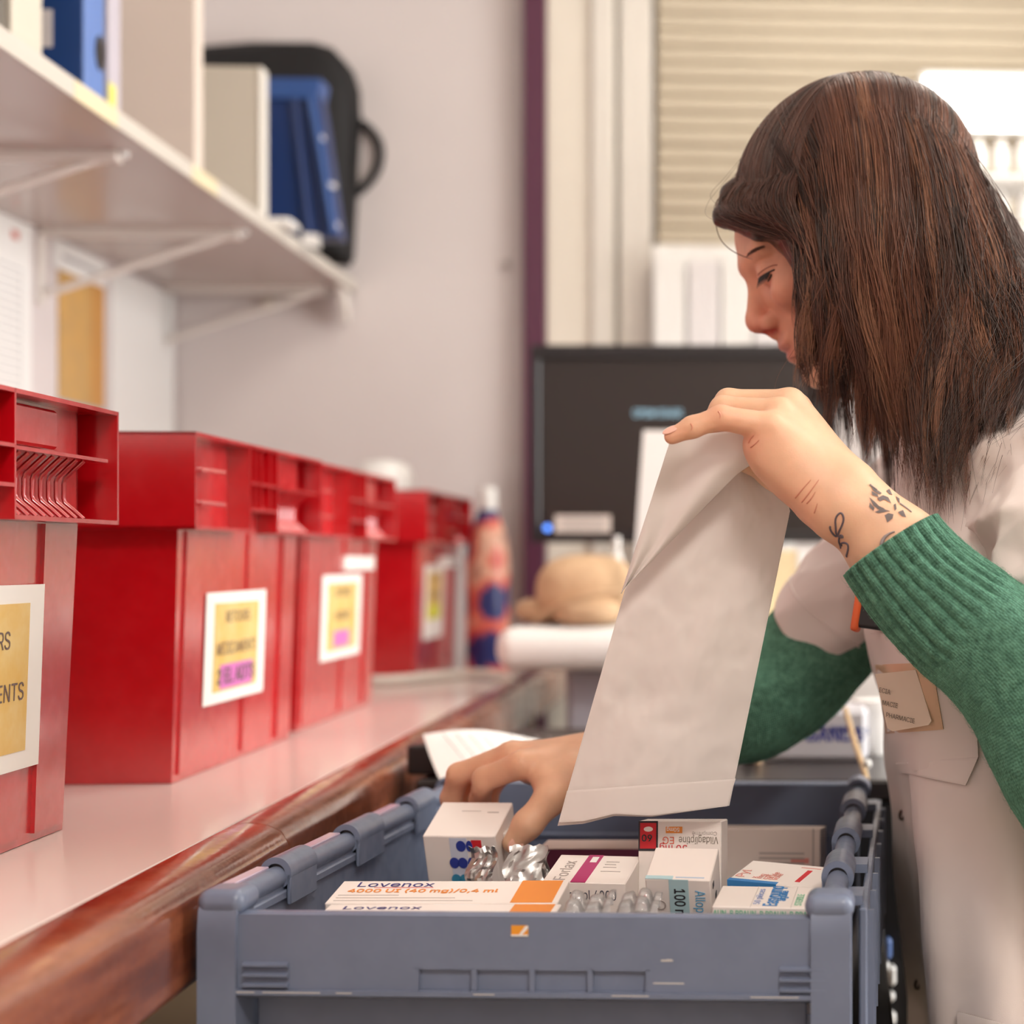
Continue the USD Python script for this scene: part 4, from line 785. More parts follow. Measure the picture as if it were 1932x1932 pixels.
fing += finger(2, [M_['rg'], Yk(1364, 771, 1.150), Yk(1338, 804, 1.162), Yk(1338, 838, 1.172)], [.0100, .0085, .0074, .0062])
fing += finger(3, [M_['md'], Yk(1374, 758, 1.168), Yk(1345, 798, 1.174), Yk(1345, 836, 1.178)], [.0102, .0088, .0076, .0062])
fing += finger(4, [M_['ix'], Yk(1400, 776, 1.187), Yk(1372, 816, 1.188), Yk(1365, 846, 1.185)], [.0102, .0086, .0075, .0062])
fing += finger(5, [Yk(1530, 935, 1.168), Yk(1462, 893, 1.170), Yk(1408, 862, 1.165), Yk(1372, 842, 1.161)], [.0145, .0110, .0092, .0070], .006)
# far hand (right)
fh = []
N_ = {'ix': Yk(985, 1443, 1.312), 'md': Yk(965, 1426, 1.334), 'rg': Yk(968, 1424, 1.356), 'pk': Yk(985, 1430, 1.378)}
for kx in N_: fh.append(cap(WFa + (N_[kx] - WFa) * .1, N_[kx], .0165, .0115, .012))
fh += [cap(Yk(1085, 1465, 1.315), Yk(1040, 1478, 1.305), .0175, .0145, .012), cap(Yk(1080, 1470, 1.355), Yk(1000, 1450, 1.35), .016, .012, .01)]
fing += finger(6, [N_['ix'], Yk(914, 1470, 1.322), Yk(905, 1508, 1.342), Yk(908, 1540, 1.346)], [.0108, .0092, .0082, .0068])
fing += finger(7, [N_['md'], Yk(866, 1462, 1.344), Yk(851, 1506, 1.352), Yk(856, 1542, 1.354)], [.0108, .0094, .0082, .0068])
fing += finger(8, [N_['rg'], Yk(892, 1468, 1.368), Yk(886, 1510, 1.372), Yk(892, 1540, 1.370)], [.0104, .0090, .0080, .0066])
fing += finger(9, [N_['pk'], Yk(930, 1478, 1.392), Yk(922, 1512, 1.392), Yk(930, 1540, 1.388)], [.0094, .0080, .0070, .0060])
fing += finger(10, [Yk(1082, 1472, 1.312), Yk(1040, 1505, 1.296), Yk(995, 1556, 1.287), Yk(968, 1590, 1.286)], [.0150, .0122, .0108, .0082], .006)
body_prims = head + neck + trunk + fore + nh + fh + fing
HS = .0017
body = surface(body_prims, HS, gk)
relax(body, 2)
def trace(px, py, prims=body_prims, g=gk, start=.9):
    d = P(px, py, 1.0) - [0, 0, H]; d /= np.linalg.norm(d); t = start; o = np.array([0, 0, H])
    for _ in range(90):
        v = float(evaluate((o + d * t)[None], prims, g)[0]); t += v * .8
        if v < .0002 or t > 2.5: break
    return o + d * t, d
# colour of the skin itself: lips, nose, cheeks, knuckles
V = np.array(body.vertices); q = (V - HO) @ HR * 1000
tint = np.tile(lin((220, 176, 144)), (len(V), 1))
def blend(mask, c):
    global tint
    tint = tint * (1 - mask[:, None]) + lin(c) * mask[:, None]
gs = lambda c, s: np.exp(-(((q - np.array(c)) / np.array(s)) ** 2).sum(1))
hd = 1 / (1 + np.exp((np.linalg.norm(V - HO, axis=1) - .135) / .006))
blend(hd * .55, (216, 142, 118)); blend(gs((66, 44, -44), (30, 30, 24)) * .30, (206, 108, 92)); blend(gs((103, 0, -44), (14, 14, 12)) * .55, (192, 92, 86)); blend(np.clip(gs((99, 7, -52), (6, 4.5, 4)) * 1.5, 0, 1) * .95, (168, 16, 22)); blend(gs((100, -6, -51), (5, 3.4, 3.4)) * .95, (168, 16, 22))
blend(np.clip(gs((99, 0, -72.5), (12, 20, 9)) * 1.3, 0, 1) * .7, (178, 88, 84)); blend(gs((80, 31, -19), (12, 15, 8)) * .30, (190, 112, 96))
for pt in [Yk(1430, 838, 1.13), Yk(1495, 915, 1.135), Yk(1361, 780, 1.12), Yk(1275, 825, 1.119), Yk(1535, 960, 1.13)]:
    blend(np.exp(-((V - pt) ** 2).sum(1) / .016 ** 2) * .40, (214, 132, 108))
for px_, py_, s_, k_ in ((1441, 630, .0030, .95), (1438, 633, .0026, .8)):
    pn = trace(px_, py_)[0]; blend(np.exp(-((V - pn) ** 2).sum(1) / s_ ** 2) * k_, (150, 10, 16))
far = np.exp(-((V - Yk(930, 1480, 1.33)) ** 2).sum(1) / .08 ** 2) * .45; blend(far, (204, 138, 112))
def skin():
    n = {"a": ("attribute", {"attribute": "tint"}), "g": ("texture_coordinate", {}), "t": ("noise_texture", {"scale": 55.0, "detail": 4.0}), "hs": ("hsv", {"hue": 0.5, "saturation": 1.0, "fac": 1.0}), "mr": ("map_range", {"from_min": 0.3, "from_max": 0.7, "to_min": 0.93, "to_max": 1.06}),
         "t2": ("noise_texture", {"scale": 900.0, "detail": 2.0}), "b": ("bump", {"strength": 0.12, "distance": 0.0006}),
         "p": ("principled_bsdf", {"roughness": 0.48, "specular_ior_level": 0.4, "subsurface_weight": 0.18, "subsurface_scale": 0.006, "subsurface_radius": (1.0, 0.35, 0.2)})}
    return usdkit.material(stage, '/World/Looks/skin', n, [("a.color", "hs.color"), ("g.object", "t.vector"), ("t.fac", "mr.value"), ("mr.result", "hs.value"), ("hs.color", "p.base_color"), ("g.object", "t2.vector"), ("t2.fac", "b.height"), ("b.normal", "p.normal")], surface="p.BSDF")
M_skin = skin()
wo = thing('person', 'woman with long brown hair in white coat and green sweater, bowed over the crate', 'person', trimesh.transformations.translation_matrix([.16, 1.37, 0]))
WOM = trimesh.transformations.translation_matrix([-.16, -1.37, 0])
def wobj(name, mesh, mt, smooth=True, uv=None, label=None, parent=None):
    return obj(name, mesh, mt, parent or wo, smooth, uv, label, M=WOM if parent is None else None)
bp_ = wobj('body', body, M_skin)
UsdGeom.PrimvarsAPI(bp_).CreatePrimvar("tint", Sdf.ValueTypeNames.Color3fArray, "vertex").Set(Vt.Vec3fArray.FromNumpy(tint.astype(np.float32)))
# nails
def nail(c, along, nrm, w, l):
    M = frame(c, along, nrm); s = trimesh.creation.icosphere(subdivisions=3); s.apply_scale([l, w, .0012]); s.apply_transform(M); return s
M_nail = mat('nail', (232, 178, 158), .22)
a_, b_ = Yk(1306, 806, 1.120), Yk(1268, 823, 1.119); dv_ = (b_ - a_) / np.linalg.norm(b_ - a_)
wobj('fingernail', nail(b_ + dv_ * .0006 + np.array([.0, -.0026, .0044]), dv_, (.05, -.55, 1), .0042, .0060), M_nail, label='fingernail of the extended finger')
a_, b_ = Yk(995, 1556, 1.287), Yk(968, 1590, 1.286); dv_ = (b_ - a_) / np.linalg.norm(b_ - a_)
wobj('fingernail', nail(b_ + np.array([.0035, -.0066, -.0005]), dv_, (.5, -1, .1), .0056, .0072), M_nail, label='thumbnail of the reaching hand')
# eye and brow details
M_lash = mat('lash_dark', (34, 24, 24), .5); M_iris = mat('iris', (40, 30, 26), .1)
def onskin(pts, off=.0004, start=.9):
    out = []
    for x, y in pts:
        p_, d = trace(x, y, start=start)
        out.append(p_ - d * off)
    out = np.array(out); dd = out[:, 1]
    return out[np.abs(dd - np.median(dd)) < .02]
def ribbon(pts, r0, r1, n=14):
    p_ = onskin(pts); p_ = np.linspace(p_[0], p_[-1], n) if len(p_) < 3 else spline(p_, n); w = np.linspace(r0, r1, n); return tube(p_, w, 6)
ey = wobj('eyelashes', join(tube(spline(onskin([(1461, 509), (1450, 514), (1440, 520), (1432, 527)]), 14), np.linspace(.0006, .0010, 14), 6), *[tube(np.array([onskin([(x, y)])[0], onskin([(x, y)])[0] + Fw * .006 - Up * .005 + Lt * .002]), [.0006, .0001], 5) for x, y in np.linspace((1432, 527), (1452, 512), 9)]), M_lash)
wobj('iris', join(ribbon([(1456, 519), (1452, 526), (1449, 531)], .0013, .0006), ribbon([(1445, 522), (1447, 527)], .0007, .0005)), M_iris)
wobj('eyelid_crease', ribbon([(1466, 500), (1452, 503), (1438, 511), (1430, 519)], .0004, .0003), mat('skin_crease', (150, 88, 74), .6))
bw = []
for k in range(190):
    t = RNG.random(); x, y = 1398 + 38 * t, 490 - 34 * t + 10 * t * t + (9 - 5 * t) * (RNG.random() - .5); q2 = onskin([(x, y)], .0003), onskin([(x + 6 + 3 * RNG.random(), y - 6 + 5 * t)], .0009)
    if len(q2[0]) and len(q2[1]) and np.linalg.norm(q2[0] - q2[1]) < .008: bw.append(tube(np.array([q2[0][0], q2[1][0]]), [.00030, .00010], 4))
wobj('eyebrow', join(*bw), mat('brow_hair', (92, 58, 46), .6))
wobj('mouth_line', ribbon([(1491, 676), (1502, 672), (1514, 665)], .0005, .0003), LOOKS['skin_crease'])
# skin creases and tattoos on the wrist
M_tat = mat('tattoo_ink', (146, 134, 132), .55); M_tat2 = mat('tattoo_line', (88, 78, 86), .5)
cr = [[(1412, 836), (1416, 828), (1422, 822)], [(1416, 844), (1424, 838), (1432, 830)], [(1500, 940), (1515, 922), (1530, 905)], [(1512, 948), (1528, 928), (1545, 905)], [(1522, 950), (1532, 938), (1538, 928)], [(1536, 968), (1540, 956), (1542, 950)], [(1355, 776), (1359, 783), (1358, 790)], [(1303, 799), (1306, 806), (1304, 812)]]
for c in cr: wobj('skin_crease', ribbon(c, .00045, .0002, 8), mat('crease_red', (206, 136, 112), .6) if 'crease_red' not in LOOKS else LOOKS['crease_red'])
l1 = [(1567, 993), (1570, 1005), (1578, 1012), (1583, 1004), (1590, 988), (1591, 974), (1587, 968), (1580, 972), (1576, 986), (1577, 1000), (1582, 1012), (1590, 1014), (1588, 1010), (1583, 1016), (1584, 1026), (1586, 1034)]
l2 = [(1588, 1030), (1592, 1024), (1598, 1026), (1600, 1036), (1598, 1050), (1597, 1062)]
for l_ in (l1, l2): wobj('tattoo', tube(spline(onskin(l_, .0001), 60), .00075, 5), M_tat2, label='thin black script tattoo on the wrist')
def leafp(pts):                                     # filled petal projected on the skin
    poly = Polygon(pts); tri = trimesh.creation.triangulate_polygon(poly.segmentize(3.0), engine='earcut') if False else None
    c = np.mean(pts, 0); ring_ = np.array(Polygon(pts).segmentize(3.0).exterior.coords)[:-1]
    pp = onskin([tuple(c)] + [tuple(x) for x in ring_], .0005); n = len(pp) - 1
    f = np.array([[0, 1 + i, 1 + (i + 1) % n] for i in range(n)]); return trimesh.Trimesh(pp, np.vstack([f, f[:, ::-1]]), process=False)
pet = [[(1641, 914), (1652, 922), (1664, 930), (1660, 933), (1648, 926)], [(1644, 926), (1656, 932), (1658, 938), (1646, 934)], [(1640, 938), (1650, 946), (1660, 956), (1670, 960), (1660, 962), (1648, 954)], [(1641, 948), (1650, 958), (1648, 964), (1640, 956)],
       [(1655, 940), (1666, 934), (1676, 938), (1682, 950), (1676, 946), (1668, 940), (1660, 946)], [(1652, 950), (1666, 960), (1680, 964), (1668, 966), (1655, 960)], [(1672, 926), (1678, 922), (1684, 934), (1678, 932)], [(1690, 936), (1697, 940), (1698, 950), (1694, 946)],
       [(1650, 966), (1664, 960), (1670, 966), (1658, 968)], [(1669, 972), (1676, 968), (1686, 970), (1684, 978), (1674, 986)], [(1694, 966), (1704, 962), (1710, 976), (1702, 974)], [(1686, 952), (1690, 950), (1692, 960), (1688, 964)]]
for pp in pet: wobj('tattoo', leafp(pp), M_tat, smooth=False, label='grey lotus flower tattoo petal on the forearm')
for c in ([(1698, 950), (1710, 958), (1720, 966)], [(1641, 914), (1655, 924)], [(1664, 1030), (1666, 1018), (1676, 1008), (1688, 1003)]): wobj('tattoo', ribbon(c, .0007 if c[0][0] < 1660 or c[0][0] > 1690 else .0018, .0005, 12), M_tat, label='grey stem line of the forearm tattoo')
# ---- sweater sleeves
def knit(name, rgb):
    c = lin(rgb)
    n = {"uv": ("uvmap", {"attribute": "st"}), "mp": ("mapping", {"scale": (1.0, 1.0, 1.0)}), "v": ("voronoi_texture", {"scale": 1.0, "dimensions": "2D", "randomness": 0.35}), "t": ("noise_texture", {"scale": 0.9, "detail": 5.0, "roughness": 0.7}), "g": ("texture_coordinate", {}), "t2": ("noise_texture", {"scale": 160.0, "detail": 4.0, "roughness": 0.7}),
         "ad": ("math", {"math_type": "multiply_add", "value2": -1.0, "value3": 1.0}), "ad2": ("math", {"math_type": "add"}), "b": ("bump", {"strength": 0.9, "distance": 0.0016}),
         "r": ("rgb_ramp", {"ramp": [(0.28, tuple(c * .55)), (0.5, tuple(c)), (0.75, tuple(c * 1.5 + .012))]}), "p": ("principled_bsdf", {"roughness": 0.9, "specular_ior_level": 0.15, "sheen_weight": 0.6, "sheen_roughness": 0.4, "sheen_tint": tuple(np.minimum(c * 4, 1))})}
    return usdkit.material(stage, '/World/Looks/' + name, n, [("uv.UV", "mp.vector"), ("mp.vector", "v.vector"), ("v.distance", "ad.value1"), ("g.object", "t2.vector"), ("ad.value", "ad2.value1"), ("t2.fac", "ad2.value2"), ("ad2.value", "b.height"), ("b.normal", "p.normal"), ("t2.fac", "r.fac"), ("r.color", "p.base_color")], surface="p.BSDF")
M_knit = knit('green_knit', (82, 124, 104))
def frames(path):
    p_ = np.asarray(path); t = np.gradient(p_, axis=0); t /= np.linalg.norm(t, axis=1, keepdims=True); a = np.cross(t[0], [0, 1.0, 0]); a /= np.linalg.norm(a); A = [a]
    for i in range(1, len(p_)): a = A[-1] - t[i] * (A[-1] @ t[i]); A.append(a / np.linalg.norm(a))
    A = np.array(A); return p_, t, A, np.cross(t, A)
def sleeve(path_pts, radii, n_al=170, n_ar=260, rib_len=.075, ribs=30, amp=.0011, seed=1, lump=.006, tilt=None, squash=1.0):
    path = spline(path_pts, n_al); L = np.r_[0, np.cumsum(np.linalg.norm(np.diff(path, axis=0), axis=1))]; p_, t, A, Bn = frames(path)
    ts = np.linspace(0, 1, len(radii)); R = np.interp(L / L[-1], ts, radii)
    from scipy.ndimage import gaussian_filter1d
    R = gaussian_filter1d(R, 5, mode='nearest')
    ang = np.arange(n_ar) * 2 * np.pi / n_ar
    l2, a2 = np.meshgrid(L, ang, indexing='ij')
    fade = np.clip((rib_len - l2) / .012, 0, 1) + .0
    w = np.abs(np.sin(a2 * ribs / 2 + .5 * np.sin(l2 * 60 + a2 * 3))) ** .42
    rr = R[:, None] + fade * amp * (w * 2 - 1.4)
    dirs = np.cos(ang)[None, :, None] * A[:, None] + squash * np.sin(ang)[None, :, None] * Bn[:, None]
    nz = meshkit.fbm(np.stack([np.cos(a2) * 1.2 + 3, np.sin(a2) * 1.2 + seed, l2 * 16], -1), 3, seed) - .5
    rr = rr + (1 - fade * .8) * lump * nz * 2 + .0012 * (meshkit.noise(np.stack([np.cos(a2) * 30, np.sin(a2) * 30, l2 * 900], -1), seed) - .5) * .5
    V_ = p_[:, None] + rr[..., None] * dirs
    # turned-in cuff
    inn = [p_[0] + (R[0] - .0022 * k_) * dirs[0] + t[0] * (.0005 - .0012 * k_ if k_ < 2 else .004 * (k_ - 1)) for k_ in range(1, 4)]
    V_ = np.concatenate([np.array(inn[::-1]), V_]); lv = np.r_[-.006, -.004, -.002, L]
    g = grid(V_, True); uv = np.stack([np.broadcast_to(ang * np.mean(radii) / .0021, V_.shape[:2]), np.broadcast_to(lv[:, None] / .0024, V_.shape[:2])], -1).reshape(-1, 2)
    if np.dot(g.face_normals[len(g.faces) // 4], g.triangles_center[len(g.faces) // 4] - p_[len(p_) // 4]) < 0: g.faces = g.faces[:, ::-1]
    return g, uv, V_[3:]
C0 = P(1680, 1028, 1.136)
gs_, uvs, Vs = sleeve([C0, C0 + (EN - C0) * .33, C0 + (EN - C0) * .66, EN + [-.004, 0, -.004], EN + [.018, .008, .03], EN + (SN - EN) * .40], [0.0365, .0405, .0455, .050, .054, .056, .055, .053, .05], ribs=26, amp=.0026, rib_len=.082, lump=.003, squash=1.0)
slv = wobj('sweater_sleeve', gs_, M_knit, uv=uvs, label='green knitted sleeve with ribbed cuff on the raised arm')
seam = Vs[30:120, 60]; 
CF = WFa + (EFa - WFa) * .16
gf_, uvf, Vf = sleeve([CF, WFa + (EFa - WFa) * .5, EFa + [-.006, -.01, .004], EFa + (SFa - EFa) * .3, EFa + (SFa - EFa) * .65], [.031, .037, .047, .053, .052, .05], n_al=110, n_ar=160, lump=.008, seed=5, ribs=24)
wobj('sweater_sleeve', gf_, M_knit, uv=uvf, label='green knitted sleeve on the arm reaching into the crate')
# ---- white coat
rings = np.array([[.155, .135, 1.375, .058, .070], [.125, .130, 1.375, .072, .120], [.09, .128, 1.375, .088, .160], [.03, .132, 1.37, .104, .175], [-.057, .127, 1.37, .112, .180], [-.19, .161, 1.37, .119, .185], [-.30, .181, 1.37, .124, .195], [-.375, .193, 1.37, .128, .205], [-.62, .205, 1.37, .140, .225]])
rz = rings[::-1, 0]
def coat_fn(p):
    z = p[:, 2] - H; cx, cy, rx, ry = [np.interp(z, rz, rings[::-1, k]) for k in (1, 2, 3, 4)]
    dx, dy = (p[:, 0] - cx) / rx, (p[:, 1] - cy) / ry; an = np.arctan2(dy, -dx)
    m = np.clip((-.10 - z) / .18, 0, 1); fold = m * (.010 * np.sin(an * 6.0 + 1.1 + z * 3) + .005 * np.sin(an * 13 + z * 9)) + (1 - m) * .0025 * np.sin(z * 70 + an * 5)
    # front overlap step seen as a soft vertical edge
    st_ = .006 / (1 + np.exp(-(p[:, 0] - (.075 + (z + .2) * -.10)) / .006)) * m * (dy < 0)
    pw = 2.3 + 1.5 * np.clip((.02 - z) / .08, 0, 1)
    r = (np.abs(dx) ** pw + np.abs(dy) ** pw) ** (1 / pw)
    d = (r - 1) * np.minimum(rx, ry) * .9 - fold - st_
    return np.maximum(np.maximum(d, z - .155), -.62 - z)
coat_p = [Prim(coat_fn, [.16, 1.37, H - .23], .47, .02), cap(SN + [.0, .07, -.005], SN + [.012, .03, -.02], .050, .050, .05), cap(SFa + [0, -.05, -.005], SFa + [.0, .0, -.02], .060, .062, .05)]
coat = surface(coat_p, .0042, {}, B=12); relax(coat, 2)
M_coat = mat('white_cotton', (226, 214, 208), .75, bump=(1100, .10, .0005), sheen=.15)
co = wobj('lab_coat', coat, M_coat)
def coat_sleeve(pts, radii, folds, seed, n_al=90, n_ar=150, sq=1.0):
    path = spline(pts, n_al); L = np.r_[0, np.cumsum(np.linalg.norm(np.diff(path, axis=0), axis=1))]; p_, t, A, Bn = frames(path); R = np.interp(L / L[-1], np.linspace(0, 1, len(radii)), radii); ang = np.arange(n_ar) * 2 * np.pi / n_ar
    l2, a2 = np.meshgrid(L, ang, indexing='ij')
    rr = R[:, None] + folds * ((1 - 2 * np.abs(np.sin(l2 * 62 + a2 * 2.0 + 1.2 * np.sin(a2 + seed)))) * .42 + (1 - 2 * np.abs(np.sin(l2 * 35 - a2 * 3 + seed))) * .35 + (1 - 2 * np.abs(np.sin(l2 * 95 - a2 * 2 + 2 * np.sin(a2)))) * .22) + folds * 1.4 * (meshkit.fbm(np.stack([np.cos(a2) * 2, np.sin(a2) * 2, l2 * 22 + seed], -1), 3, int(seed)) - .5)
    dirs = np.cos(ang)[None, :, None] * A[:, None] + sq * np.sin(ang)[None, :, None] * Bn[:, None]
    V_ = p_[:, None] + rr[..., None] * dirs
    inn = [V_[-1] - dirs[-1] * .003, V_[-8] - dirs[-8] * .004]; V_ = np.concatenate([V_, np.array(inn)])
    g = grid(V_, True)
    if np.dot(g.face_normals[len(g.faces) // 4], g.triangles_center[len(g.faces) // 4] - p_[len(p_) // 4]) < 0: g.faces = g.faces[:, ::-1]
    return g, V_
near_pts = [SN + [-.012, .07, .022], SN + [-.006, .03, .010], SN + (EN - SN) * .2, SN + (EN - SN) * .45, SN + (EN - SN) * .64]
g1, _ = coat_sleeve(near_pts, [.050, .060, .066, .070, .072], .0110, 2.0); wobj('coat_sleeve', g1, M_coat, label='creased white coat sleeve on the near upper arm')
HF = P(1556, 1182, 1.525)
g2, V2 = coat_sleeve([SFa + [.0, -.06, .03], SFa + [-.004, -.01, .01], SFa + (HF - SFa) * .45, HF], [.062, .064, .060, .058], .0028, 4.0, sq=.9); wobj('coat_sleeve', g2, M_coat, label='white coat sleeve ending above the green far forearm')
wobj('sleeve_hem', join(tube(np.vstack([V2[-10], V2[-10][:1]]) * 1.0, .0012, 6)), M_coat)
col = spline([P(1690, 760, 1.32), P(1745, 700, 1.29), P(1830, 650, 1.30), P(1900, 620, 1.36), P(1880, 640, 1.42)], 30)
wobj('collar', grid(np.stack([col + [0, 0, .0], col + [.006, -.006, -.02], col + [.016, -.012, -.045], col + [.018, -.006, -.046], col + [.002, .004, .0]])), M_coat, label='turned down collar of the white coat')
# patches laid on the coat: pocket, badge, buttons
def patch(pts, off, mt, name, parent=None, res=10, label=None, prims=coat_p, th=.001):
    (a, b, c, d) = [np.array(x, float) for x in pts]; s_ = np.linspace(0, 1, res); A, B = np.meshgrid(s_, s_, indexing='ij')
    px = a * ((1 - A) * (1 - B))[..., None] + b * (A * (1 - B))[..., None] + c * (A * B)[..., None] + d * ((1 - A) * B)[..., None]
    hit = [[trace(x, y, prims, {}, 1.0) for x, y in row] for row in px]
    ym = np.median([h_[0][1] for row in hit for h_ in row if h_[0][1] < 1.6])
    pp = np.array([[(h_[0] if h_[0][1] < 1.6 else P(*xy, ym)) - h_[1] * off for h_, xy in zip(row, prow)] for row, prow in zip(hit, px)])
    return wobj(name, sheet(pp, th), mt, True, None, label), pp
patch([(1642, 1196), (1832, 1180), (1846, 1428), (1690, 1462)], .003, M_coat, 'chest_pocket', res=14)
patch([(1846, 1428), (1822, 1482), (1702, 1458), (1690, 1440)], .0032, M_coat, 'pocket_hem', res=8)
patch([(1652, 1254), (1758, 1250), (1780, 1376), (1672, 1384)], .0046, mat('badge_tan', (214, 178, 146), .35), 'badge_holder', res=8)
M_bad = mat('badge_cream', (226, 208, 188), .3)
c0, dd0 = trace(1712, 1322, coat_p, {}, 1.0); cx0, cy0 = trace(1742, 1316, coat_p, {}, 1.0)[0], trace(1722, 1362, coat_p, {}, 1.0)[0]
N_q = np.cross(cx0 - c0, cy0 - c0); N_q /= np.linalg.norm(N_q); N_q = N_q if N_q[1] < 0 else -N_q
N_q = N_q * .55 + np.array([-.25, -.95, .05]) * .45; N_q /= np.linalg.norm(N_q); c0 = c0 + N_q * .009
def onbadge(x, y):
    d = P(x, y, 1.0) - [0, 0, H]; o = np.array([0, 0, H]); return o + d * ((c0 - o) @ N_q) / (d @ N_q)
cor = [onbadge(*q_) for q_ in ((1651, 1272), (1727, 1264), (1736, 1290), (1757, 1360), (1752, 1368), (1684, 1380), (1674, 1374))]
bdg = trimesh.convex.convex_hull(np.array(cor + [c_ - N_q * .0012 for c_ in cor])); wobj('name_badge', bdg, M_bad, False, None, 'cream name badge with small dark lettering')
for tx, x, y in (('ECIA', 1659, 1305), ('MACIE', 1665, 1329), ('PHARMACIE', 1672, 1352)):
    X_ = onbadge(x + 30, y + 7) - onbadge(x, y); wobj('badge_lettering', text(tx, .0034, frame(onbadge(x, y) + N_q * .0009, X_, N_q), False, .85), LOOKS['ink_brown'], False)
for x, y in ((1702, 1538), (1731, 1858)):
    o_, d_ = trace(x, y, coat_p, {}, 1.0); r_ = trimesh.creation.annulus(.0026, .0044, .0016, sections=28); r_.apply_transform(frame(o_ - d_ * .0012, (.5, -.8, 0), -d_ + [-.5, 0, 0])); wobj('snap_button', r_, mat('snap_metal', (96, 84, 76), .35, metal=.6) if 'snap_metal' not in LOOKS else LOOKS['snap_metal'], 40)
hp, hpp = patch([(1806, 1908), (1960, 1950), (1960, 2100), (1812, 2100)], .004, M_coat, 'hip_pocket', res=10)
# orange and black pager in the chest pocket
ph = rbox((.030, .010, .055), .003); o_, d_ = trace(1652, 1165, coat_p, {}, 1.0); ph.apply_transform(frame(o_ - d_ * .010 + np.array([.004, 0, .018]), (.95, -.25, -.12), (.2, .1, .97))); wobj('pager', ph, M_black, 40)
pe = rbox((.006, .0125, .058), .0025); pe.apply_transform(frame(o_ - d_ * .010 + np.array([-.011, .003, .018]), (.95, -.25, -.12), (.2, .1, .97))); wobj('pager_case', pe, mat('orange_case', (226, 98, 48), .4), 40, label='orange edge of the pager')
# trousers and shoes (below the frame)
M_tr = mat('dark_trousers', (52, 54, 66), .8)
for yy, nm in ((1.27, 'left'), (1.46, 'right')):
    wobj('trouser_leg', surface([cap([.185, yy, .60], [.175, yy, .48], .082, .066, .01), cap([.175, yy, .48], [.19, yy, .10], .064, .050, .02)], .008, {}, B=12), M_tr)
    wobj('shoe', surface([cap([.21, yy, .042], [.07, yy, .030], .040, .030, .02), cap([.19, yy, .10], [.19, yy, .05], .042, .04, .02)], .007, {}, post=lambda p, v: np.maximum(v, .002 - p[:, 2]), B=12), M_white)
# ---- hair
def hairmat(name, rgb, rough=.34, tr=.0):
    c = lin(rgb); n = {"p": ("principled_bsdf", {"roughness": rough, "specular_ior_level": 0.55, "specular_tint": (1.0, 0.86, 0.74), "base_color": tuple(c), "anisotropic": 0.3})}
    return usdkit.material(stage, '/World/Looks/' + name, n, [], surface="p.BSDF")
HM = [hairmat('hair_dark', (44, 26, 24)), hairmat('hair_brown', (74, 44, 36)), hairmat('hair_auburn', (104, 64, 48)), hairmat('hair_light', (132, 90, 68))]
GN = np.array([[(1398, 350, 1.342), (1432, 400, 1.30), (1500, 440, 1.268), (1530, 570, 1.262), (1532, 740, 1.265)],
      [(1462, 252, 1.345), (1492, 335, 1.285), (1536, 460, 1.255), (1552, 610, 1.25), (1560, 790, 1.255)],
      [(1550, 172, 1.345), (1580, 270, 1.268), (1605, 450, 1.24), (1628, 650, 1.24), (1650, 890, 1.25)],
      [(1645, 150, 1.345), (1682, 255, 1.262), (1710, 450, 1.235), (1728, 660, 1.235), (1752, 955, 1.215)],
      [(1735, 195, 1.345), (1785, 300, 1.272), (1820, 470, 1.24), (1836, 650, 1.215), (1818, 900, 1.185)],
      [(1800, 262, 1.345), (1855, 370, 1.285), (1905, 520, 1.245), (1940, 650, 1.205), (1900, 800, 1.165)],
      [(1838, 330, 1.345), (1890, 420, 1.30), (1950, 550, 1.25), (2010, 650, 1.20), (2060, 760, 1.16)]], float)
BG = np.array([[(1580, 165, 1.342), (1462, 258, 1.335), (1376, 360, 1.325), (1362, 402, 1.305), (1430, 436, 1.28), (1508, 446, 1.266)],
      [(1590, 185, 1.335), (1490, 280, 1.312), (1418, 366, 1.290), (1432, 408, 1.275), (1505, 432, 1.262), (1542, 540, 1.256)],
      [(1605, 180, 1.33), (1535, 270, 1.29), (1492, 360, 1.266), (1512, 430, 1.258), (1545, 520, 1.252), (1556, 640, 1.25)]], float)
from scipy.interpolate import CubicSpline
sN = np.linspace(0, 1, len(GN)); FN = CubicSpline(sN, GN, axis=0); FB = CubicSpline(np.linspace(0, 1, 3), BG, axis=0)
def unproj(a): return np.stack([(a[..., 0] - PPX) / FPX * a[..., 2], a[..., 2], H + (PPY - a[..., 1]) / FPX * a[..., 2]], -1)
SHC = P(1617, 368, YH); SHR = np.array([.101, .083, .092])
